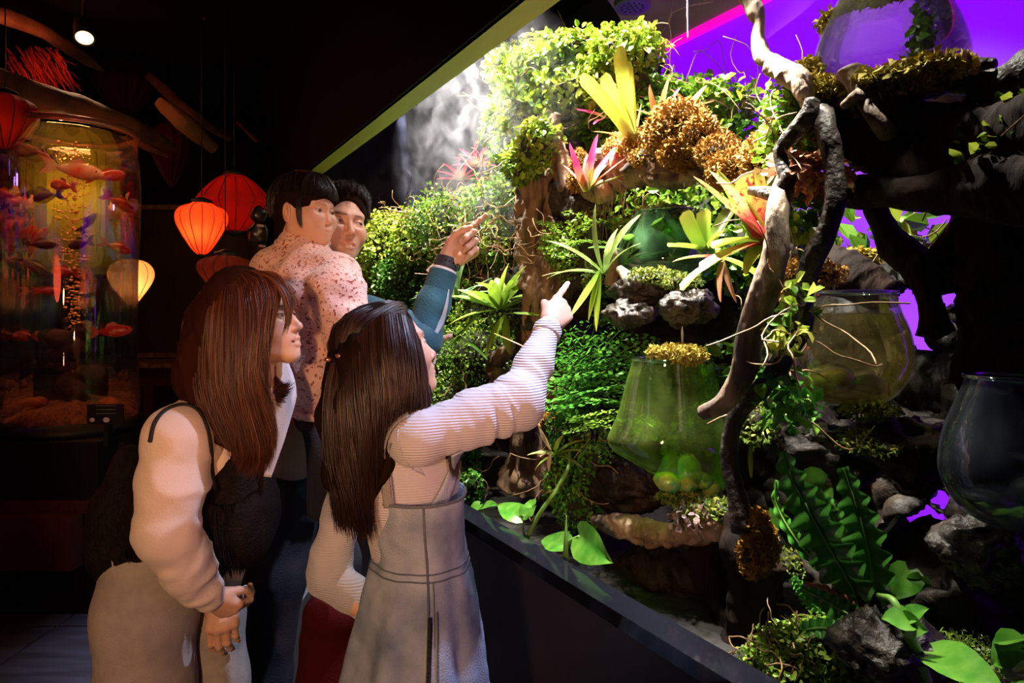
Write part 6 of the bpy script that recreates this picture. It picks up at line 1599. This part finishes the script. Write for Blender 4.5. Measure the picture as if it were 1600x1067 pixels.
# ------------------------------------------------------------------ the dark room behind
m_dwood = mat('brown_beam', (.16, .065, .03), .8, col2=(.05, .02, .012), nscale=6, bump=.8, bscale=30, stretch=(1, 1, .4))
m_cab = mat('black_cabinet', (.006, .004, .005), .5)
m_redpan = mat('red_brown_panel', (.10, .018, .010), .7, col2=(.06, .010, .008), nscale=5)
m_gold = mat('worn_gold_trim', (.30, .16, .05), .5, col2=(.12, .05, .02), nscale=20)

# low panelled counter and framed panels behind the aquarium
ct = thing('counter', (-3.0, 5.5, 0), 'low dark red panelled counter with black openings behind the round aquarium', 'counter')
mesh('front_panel', *wbox(-4.4, -2.1, 5.5, 5.56, .0, .95), m_redpan, ct, smooth=False)
mesh('counter_top', *wbox(-4.4, -2.1, 5.4, 5.9, .95, .99), m_gold, ct, smooth=False)
for x in (-3.95, -3.25, -2.6): mesh('black_panel', *wbox(x - .28, x + .28, 5.48, 5.51, .15, .8), m_cab, ct, smooth=False)
pn = thing('framed_panel', (-2.75, 5.95, 1.0), 'tall dark framed panel behind the cream lantern', 'panel')
mesh('panel', *wbox(-3.3, -2.2, 5.95, 5.98, 1.0, 2.3), mat('dark_panel', (.035, .016, .010), .6, col2=(.015, .008, .006), nscale=3), pn, smooth=False)
for g_ in (wbox(-3.34, -3.30, 5.9, 5.96, 1.0, 2.3), wbox(-2.2, -2.16, 5.9, 5.96, 1.0, 2.3), wbox(-3.3, -2.2, 5.9, 5.96, 2.28, 2.32), wbox(-3.3, -2.2, 5.9, 5.96, 1.0, 1.04)):
    mesh('frame', *g_, m_gold, pn, smooth=False)
pl = thing('plinth_bench', (-3.4, 3.4, 0), 'low dark red bench in front of the aquarium cabinet', 'bench')
mesh('seat', *wbox(-4.2, -1.95, 3.02, 3.1, .24, .48), m_redpan, pl, smooth=False)

# aquarium
AC = P(112, 662, 3.46); AR = .296; AH = 1.47
aq = thing('cylinder_aquarium', AC * np.array([1, 1, 0]), 'tall round column aquarium full of red fish on a black cabinet', 'aquarium')
mesh('cabinet', *wbox(AC[0] - .34, AC[0] + .34, AC[1] - .34, AC[1] + .34, 0, AC[2] - .03), m_cab, aq, smooth=False)
mesh('cabinet_rail', *wbox(AC[0] - .345, AC[0] + .345, AC[1] - .352, AC[1] - .34, .47, .53), m_redpan, aq, smooth=False)
mesh('base_ring', *lathe_geo(AC, [(.0, -.03), (AR + .02, -.03), (AR + .02, .03), (AR, .035), (AR - .01, .035)], 64), m_cab, aq)
mesh('glass_wall', *lathe_geo(AC, [(AR, .0), (AR, AH * .5), (AR, AH)], 72), glass_mat('aquarium_glass', (.93, .93, .93), 1., .45, .02), aq)
wtr = mesh('water', *lathe_geo(AC, [(0, .01), (AR - .008, .012), (AR - .008, .5), (AR - .008, AH - .06), (0, AH - .058)], 72), water_mat('aquarium_water', (.96, .95, .88), .35), aq)
mesh('top_ring', *lathe_geo(AC, [(AR - .012, AH - .005), (AR + .006, AH - .005), (AR + .008, AH + .02), (AR - .012, AH + .02)], 64), mat('copper_ring', (.55, .22, .12), .3, metal=.6), aq)
gr_ = ell_geo(AC + Z * .02, (AR * .96, AR * .96, .10), 60, 30, rough=.3, nf=9); gr_[0][:, 2] = np.maximum(gr_[0][:, 2], AC[2] + .015)
tag(mesh('gravel', *gr_, mat('orange_gravel', (.42, .13, .05), .9, col2=(.15, .04, .02), nscale=60, bump=1, bscale=90)), 'mound of orange lit gravel on the bottom of the round aquarium', 'gravel', kind='stuff')
cl_ = thing('rock_column', AC + Z * .08, 'dark red knobbly rock column standing in the gravel of the aquarium', 'rock')
for k in range(9):
    mesh('lump', *ell_geo(AC + np.array([rng.normal() * .03, rng.normal() * .03, .12 + k * .045]), (rng.uniform(.05, .08), .06, .05), 20, 12, rough=.6, nf=22), mat('red_rock', (.10, .02, .012), .8, col2=(.03, .01, .01), nscale=20), cl_)
for x, y, r, lb in ((170, 630, .05, 'right'), (60, 628, .04, 'left')):
    tag(mesh('stone', *ell_geo(P(x, y, 3.35), (r, r * .8, r * .6), 20, 12, rough=.4, nf=20), mat('orange_stone', (.5, .12, .04), .7)), 'orange stone on the gravel of the aquarium, ' + lb + ' of two', 'stone')
# bubbles
gs = []
for k in range(480):
    z = rng.uniform(.15, AH - .08); a = rng.uniform(0, 6.28); r = rng.uniform(0, .03 + .06 * (z / AH)); q_ = AC + np.array([math.cos(a) * r + .01, math.sin(a) * r, z])
    gs.append(ell_geo(q_, (rng.uniform(.003, .011),) * 2 + (rng.uniform(.002, .007),), 8, 6))
tag(mesh('air_bubbles', *join(gs), mat('bubble', (.95, .55, .3), .08, metal=.9)), 'stream of glinting air bubbles rising through the round aquarium', 'bubbles', kind='stuff')
# fish
m_fish = mat('red_fish', (.50, .03, .02), .35, col2=(.85, .35, .15), nscale=14, contrast=(.6, .7)); m_fishd = mat('dark_fish', (.10, .015, .015), .4)
m_fishw = mat('pale_fish', (.85, .55, .40), .35, col2=(.8, .08, .04), nscale=12)
def fish(x, y, Y, Ln, ang, m, label):
    c = P(x, y, Y); th = thing('fish', c, label, 'fish', 'fish in the round aquarium')
    a = math.radians(ang); d = np.array([math.cos(a), .3, math.sin(a)]); d = unit(d); R = frame_m(d, (0, 0, 1))
    s = np.linspace(-np.pi / 2, np.pi / 2, 14)
    V, fs = ell_geo((0, 0, 0), (1, 1, 1), 18, 16); y_ = V[:, 1]; w_ = np.clip(1 - .45 * np.maximum(-y_, 0), .2, 1)
    V = V * np.array([.13, .5, .2]) * Ln; V[:, 0] *= w_; V[:, 2] *= w_
    mesh('fish_body', V @ R.T + c, fs, m, th)
    def fin(pts):
        p = np.array(pts) * Ln; n = len(p); Vf = np.vstack([p + [.006 * Ln, 0, 0], p - [.006 * Ln, 0, 0]]) @ R.T + c
        tr = np.array([[0, i, i + 1] for i in range(1, n - 1)]); side = np.array([[i, (i + 1) % n, (i + 1) % n + n, i + n] for i in range(n)])
        return Vf, [np.vstack([tr, tr[:, ::-1] + n]), side]
    mesh('tail_fin', *fin([(0, -.42, 0), (0, -.62, .20), (0, -.85, .22), (0, -.70, .02), (0, -.85, -.20), (0, -.62, -.16)]), m, th, smooth=False)
    mesh('dorsal_fin', *fin([(0, .15, .16), (0, -.02, .30), (0, -.22, .24), (0, -.28, .10)]), m, th, smooth=False)
    for sg in (-1, 1): mesh('eye', *ell_geo(np.array([sg * .085, .36, .05]) * Ln @ R.T + c, (.022 * Ln,) * 3, 8, 6), black, th)
for f_ in ((125, 268, 3.30, .20, -8, m_fishw, 'large pale and red fish near the top of the aquarium'), (172, 275, 3.40, .14, 10, m_fish, 'red fish right of the large pale one'), (60, 245, 3.45, .16, 175, m_fishd, 'dark fish at the upper left of the aquarium'),
           (95, 290, 3.3, .13, 170, m_fish, 'orange red fish just under the large pale one'), (190, 320, 3.42, .13, -30, m_fish, 'red fish at the upper right glass'), (70, 308, 3.35, .15, 185, m_fishd, 'dark fish left of the bubble stream'),
           (62, 370, 3.45, .12, 60, m_fish, 'red fish swimming upwards at the left'), (70, 382, 3.3, .12, 0, m_fishd, 'dark fish below the upward swimming red one'), (122, 382, 3.3, .12, 190, m_fishd, 'dark fish crossing the bubble stream'),
           (186, 388, 3.40, .12, -20, m_fish, 'red fish at the right glass above the cream lantern'), (100, 425, 3.35, .12, 175, m_fish, 'dim red fish beside the bubbles at mid height'), (55, 418, 3.4, .13, -35, m_fishd, 'dark fish at the left at mid height'),
           (80, 455, 3.4, .10, 0, m_fish, 'small red fish below mid height'), (180, 517, 3.3, .15, 5, m_fish, 'bright red fish low at the right'), (35, 525, 3.4, .13, 180, m_fish, 'dim red fish low at the left'), (140, 345, 3.45, .10, 60, m_fishd, 'small dark fish in the bubble stream')):
    fish(*f_)
for x, c_ in ((125, 'tall'),):
    light('AREA', 'aquarium_lamp', AC + Z * (AH + .03), AC, 4.5, (1, .45, .16), .16)

# label card on the aquarium base
cd = thing('label_card', P(165, 647, 3.1), 'small black card with white fish shapes at the foot of the aquarium', 'card')
mesh('card', *box_geo(P(165, 647, 3.1), (.082, 0, 0), (0, .004, 0), (0, .0, .045)), m_cab, cd, smooth=False)
mesh('card_stand', *wbox(P(165, 0, 3.1)[0] - .01, P(165, 0, 3.1)[0] + .01, 3.1, 3.14, .775, P(0, 650, 3.1)[2]), m_cab, cd, smooth=False)
mwht = mat('white_print', (.6, .6, .6), .6)
for x, r in ((144, .012), (166, .015)): mesh('white_mark', *ell_geo(P(x, 656, 3.09), (r, .001, r * .8), 14, 8), mwht, cd)
for k in range(3): mesh('text_line', *box_geo(P(166, 634 + k * 6, 3.094), (.045, 0, 0), (0, .0005, 0), (0, 0, .0018)), mat('grey_print', (.12, .14, .10), .6), cd, smooth=False)
# purple lit edge reflections come from a slim violet lamp at the left
light('SPOT', 'violet_lamp', (-3.4, 2.6, 2.2), AC + Z * .7, 9, (.35, .15, 1), .04, 50)

# lanterns
def lantern(c, prof, H, col, power, label, tilt=(0, 0, 1), ribs=14, strength=1., lite=(1, .3, .08)):
    th = thing('lantern', c, label, 'lantern')
    prof = [(r, z * H) for r, z in prof]
    m = mat('lantern_silk', col, .6, trans=.75)
    sm = resample(np.array([(r, z, 0) for r, z in prof]), 26)[:, :2]
    n = ribs * 6; a = np.linspace(0, 2 * np.pi, n, endpoint=False)
    def warp(x, y, z):
        an = np.arctan2(y, x); k = 1 - .06 * np.abs(np.cos(an * ribs / 2)) ** 3
        return x * k, y * k, z
    mesh('shade', *lathe_geo(c, sm, n, tilt, warp=warp), m, th)
    ax = unit(tilt); e1 = unit(np.cross([0, 1., 0], ax)); e2 = np.cross(ax, e1)
    mr = mat('lantern_rib', tuple(np.array(col) * .25), .6)
    for k in range(ribs):
        t = 2 * np.pi * (k + .5) / ribs
        mesh('rib', *tube_geo([c + (e1 * math.cos(t) + e2 * math.sin(t)) * r + ax * z for r, z in sm[::3]], [.0025] * len(sm[::3]), 16, 5), mr, th)
    mesh('top_ring', *tube_geo([c + ax * sm[-1, 1] - ax * .01, c + ax * (sm[-1, 1] + .015)], [sm[-1, 0] * 1.05] * 2, 4, 20), m_cab, th)
    mesh('bottom_ring', *tube_geo([c + ax * (sm[0, 1] - .01), c + ax * (sm[0, 1] + .01)], [sm[0, 0] * 1.05] * 2, 4, 20), m_cab, th)
    mesh('cord', *tube_geo([c + ax * sm[-1, 1], np.array([c[0], c[1], 3.2])], [.003, .003], 4, 6), m_cab, th)
    if power:
        mesh('bulb', *ell_geo(c + ax * H * .5, (.016, .016, .026), 12, 10), mat('bulb_glow', (1, .7, .4), .5, emit=(1, .55, .25), estr=7), th)
        light('POINT', 'lantern_light', c + ax * H * .5 + np.array([0, -.03, 0]), c, power, lite, .025)
    return th
drop = [(.02, 0), (.05, .10), (.10, .38), (.135, .66), (.120, .86), (.05, 1.0)]
diamond = [(.05, 0), (.12, .14), (.20, .42), (.21, .55), (.13, .84), (.06, 1.0)]
balloon = [(.02, 0), (.07, .22), (.125, .52), (.135, .74), (.10, .92), (.04, 1.0)]
lantern(P(315, 398, 3.7), drop, .28, (.85, .09, .04), 2.6, 'glowing orange red lantern, left and lower of the hanging pair')
lantern(P(366, 362, 4.0), diamond, .33, (.42, .012, .008), .55, 'wide dark red silk lantern behind the child\'s pigtail')
lantern(P(205, 478, 4.4), balloon, .30, (.85, .45, .20), 2.2, 'cream lit paper lantern half behind the round aquarium', ribs=10, lite=(1, .6, .28))
lantern(P(352, 462, 3.4), drop, .20, (.22, .04, .02), .15, 'dim orange lantern tip just above the auburn haired woman')
lantern(P(8, 235, 3.2), drop, .26, (.30, .012, .008), .15, 'dim red lantern at the left edge of the frame')
lantern(P(195, 175, 5.0), diamond, .42, (.16, .01, .01), 0, 'unlit dark red lantern hanging above the driftwood beams')
lantern(P(268, 290, 4.6), balloon, .42, (.14, .008, .006), 0, 'unlit dark red lantern above the glowing orange one')
lantern(P(120, 420, 4.9), [(.10, 0), (.17, .1), (.18, .5), (.17, .9), (.08, 1.)], 1.0, (.55, .36, .05), 2.6, 'tall yellow lantern added behind the aquarium for the yellow reflection', ribs=12, lite=(1, .7, .2))  # added lantern standing in for a reflection in the tank

# driftwood beams under the ceiling
def beam(pts, r, label, m=m_dwood):
    th = thing('driftwood_beam', pts[0], label, 'beam')
    mesh('log', *tube_geo(pts, r, 60, 14, .25, .25, 9), m, th); return th
beam([P(-60, 110, 3.2), P(40, 145, 3.4), P(130, 170, 3.6), P(220, 205, 4.0), P(270, 232, 4.4)], [.07, .07, .06, .05, .03], 'long driftwood beam arching over the aquarium')
beam([P(-40, 10, 3.6), P(60, 45, 3.9), P(130, 90, 4.2), P(160, 108, 4.5)], [.05, .045, .035, .02], 'thin driftwood beam in the upper left corner')
beam([P(232, 118, 4.6), P(262, 145, 4.6), P(300, 180, 4.6), P(360, 215, 4.8)], [.03, .035, .04, .03], 'driftwood beam above the wide red lantern')
beam([P(250, 160, 4.3), P(285, 190, 4.3), P(335, 232, 4.5)], [.04, .06, .04], 'short pale driftwood beam over the orange red lantern', mat('pale_beam', (.25, .15, .06), .8, bump=.8))
beam([P(196, 216, 4.2), P(235, 232, 4.3), P(262, 244, 4.4)], [.02, .02, .01], 'small driftwood stick right of the aquarium top')
beam([P(370, 190, 4.6), P(385, 205, 4.6), P(402, 222, 4.6)], [.012, .014, .012], 'thin twig end under the ceiling above the child')
# ragged red net hanging between the beams
th = thing('hanging_net', P(80, 70, 4.0), 'ragged red netting hanging between the driftwood beams', 'net')
gs = []
for k in range(90):
    x = rng.uniform(10, 95); y = rng.uniform(70, 110); ln = rng.uniform(20, 60)
    gs.append(tube_geo([P(x, y, 3.9), P(x + ln * .35 + rng.normal() * 4, y + ln * .5, 3.9 + rng.normal() * .03), P(x + ln * .55 + rng.normal() * 7, y + ln, 3.9)], [.006, .005, .002], 8, 4, rough=.4, nf=30))
mesh('net_strands', *join(gs), mat('red_net', (.14, .012, .008), .9, spec=.1), th, stuff=True)

# ceiling spotlights
def ceiling_spot(x, y, Y, label, emit, tgt, power=0, col=(1, .7, .4), r=.05):
    c = P(x, y, Y); th = thing('ceiling_spotlight', c, label, 'spotlight')
    d = unit(np.array(tgt) - c)
    mesh('housing', *tube_geo([c - d * .13, c - d * .12, c - d * .045], [r * .6, r, r], 10, 24), mat('black_metal', (.02, .018, .02), .4), th)
    mesh('lens', *lathe_geo(c - d * .004, [(0, 0), (r * .5, -.002), (r * .86, 0)], 24, axis=-d), mat('lamp_lens', (1, .6, .3), .5, emit=emit, estr=5), th)
    mesh('lens_rim', *tube_geo([c - d * .045, c], [r, r * 1.02], 6, 24, closed=False), mat('black_metal', (.02, .018, .02), .4), th)
    mesh('mount', *tube_geo([c - d * .12, c - d * .12 + Z * .12, np.array([c[0], c[1], 3.19])], [.012] * 3, 6, 8), mat('black_metal', (.02, .018, .02), .4), th)
    if power: light('SPOT', 'spot_light', c, tgt, power, col, .03, 60)
ceiling_spot(132, 60, 3.7, 'lit warm ceiling spotlight above the aquarium', (1, .5, .2), P(140, 300, 3.2), 14)
ceiling_spot(320, 20, 4.2, 'dim violet ceiling spotlight', (.18, .06, .3), P(330, 300, 3.6), 0, r=.045)
tag(mesh('indicator_lamp', *ell_geo(P(95, 185, 3.5), (.016, .016, .010), 14, 10), mat('amber_glow', (1, .6, .3), .5, emit=(1, .6, .3), estr=5)), 'tiny amber lamp just above the aquarium rim', 'lamp')

# ------------------------------------------------------------------ what belongs together
GROUPS = {'moss': 'moss cushions in the terrarium', 'rock': 'dark rocks of the terrarium', 'lantern': 'hanging paper and silk lanterns', 'glass bowl': 'glass bowls in the terrarium',
          'bromeliad': 'bromeliads in the terrarium', 'beam': 'driftwood beams under the ceiling', 'driftwood': 'driftwood roots and branches', 'bush': 'leafy bushes in the terrarium', 'ivy': 'ivy sprigs in the terrarium',
          'vine': 'vines at the front of the terrarium', 'fern': 'ferns in the terrarium', 'log': 'logs in the terrarium', 'spotlight': 'ceiling spotlights', 'stone': 'loose stones', 'water': 'water drips',
          'twig': 'bare twigs', 'stump': 'dark stumps', 'tree trunk': 'upright trunks', 'ground cover': 'ground cover at the lower right'}
for o in list(COL.objects):
    if o.parent is None and o.get('category') in GROUPS and not o.get('group'): o['group'] = GROUPS[o['category']]
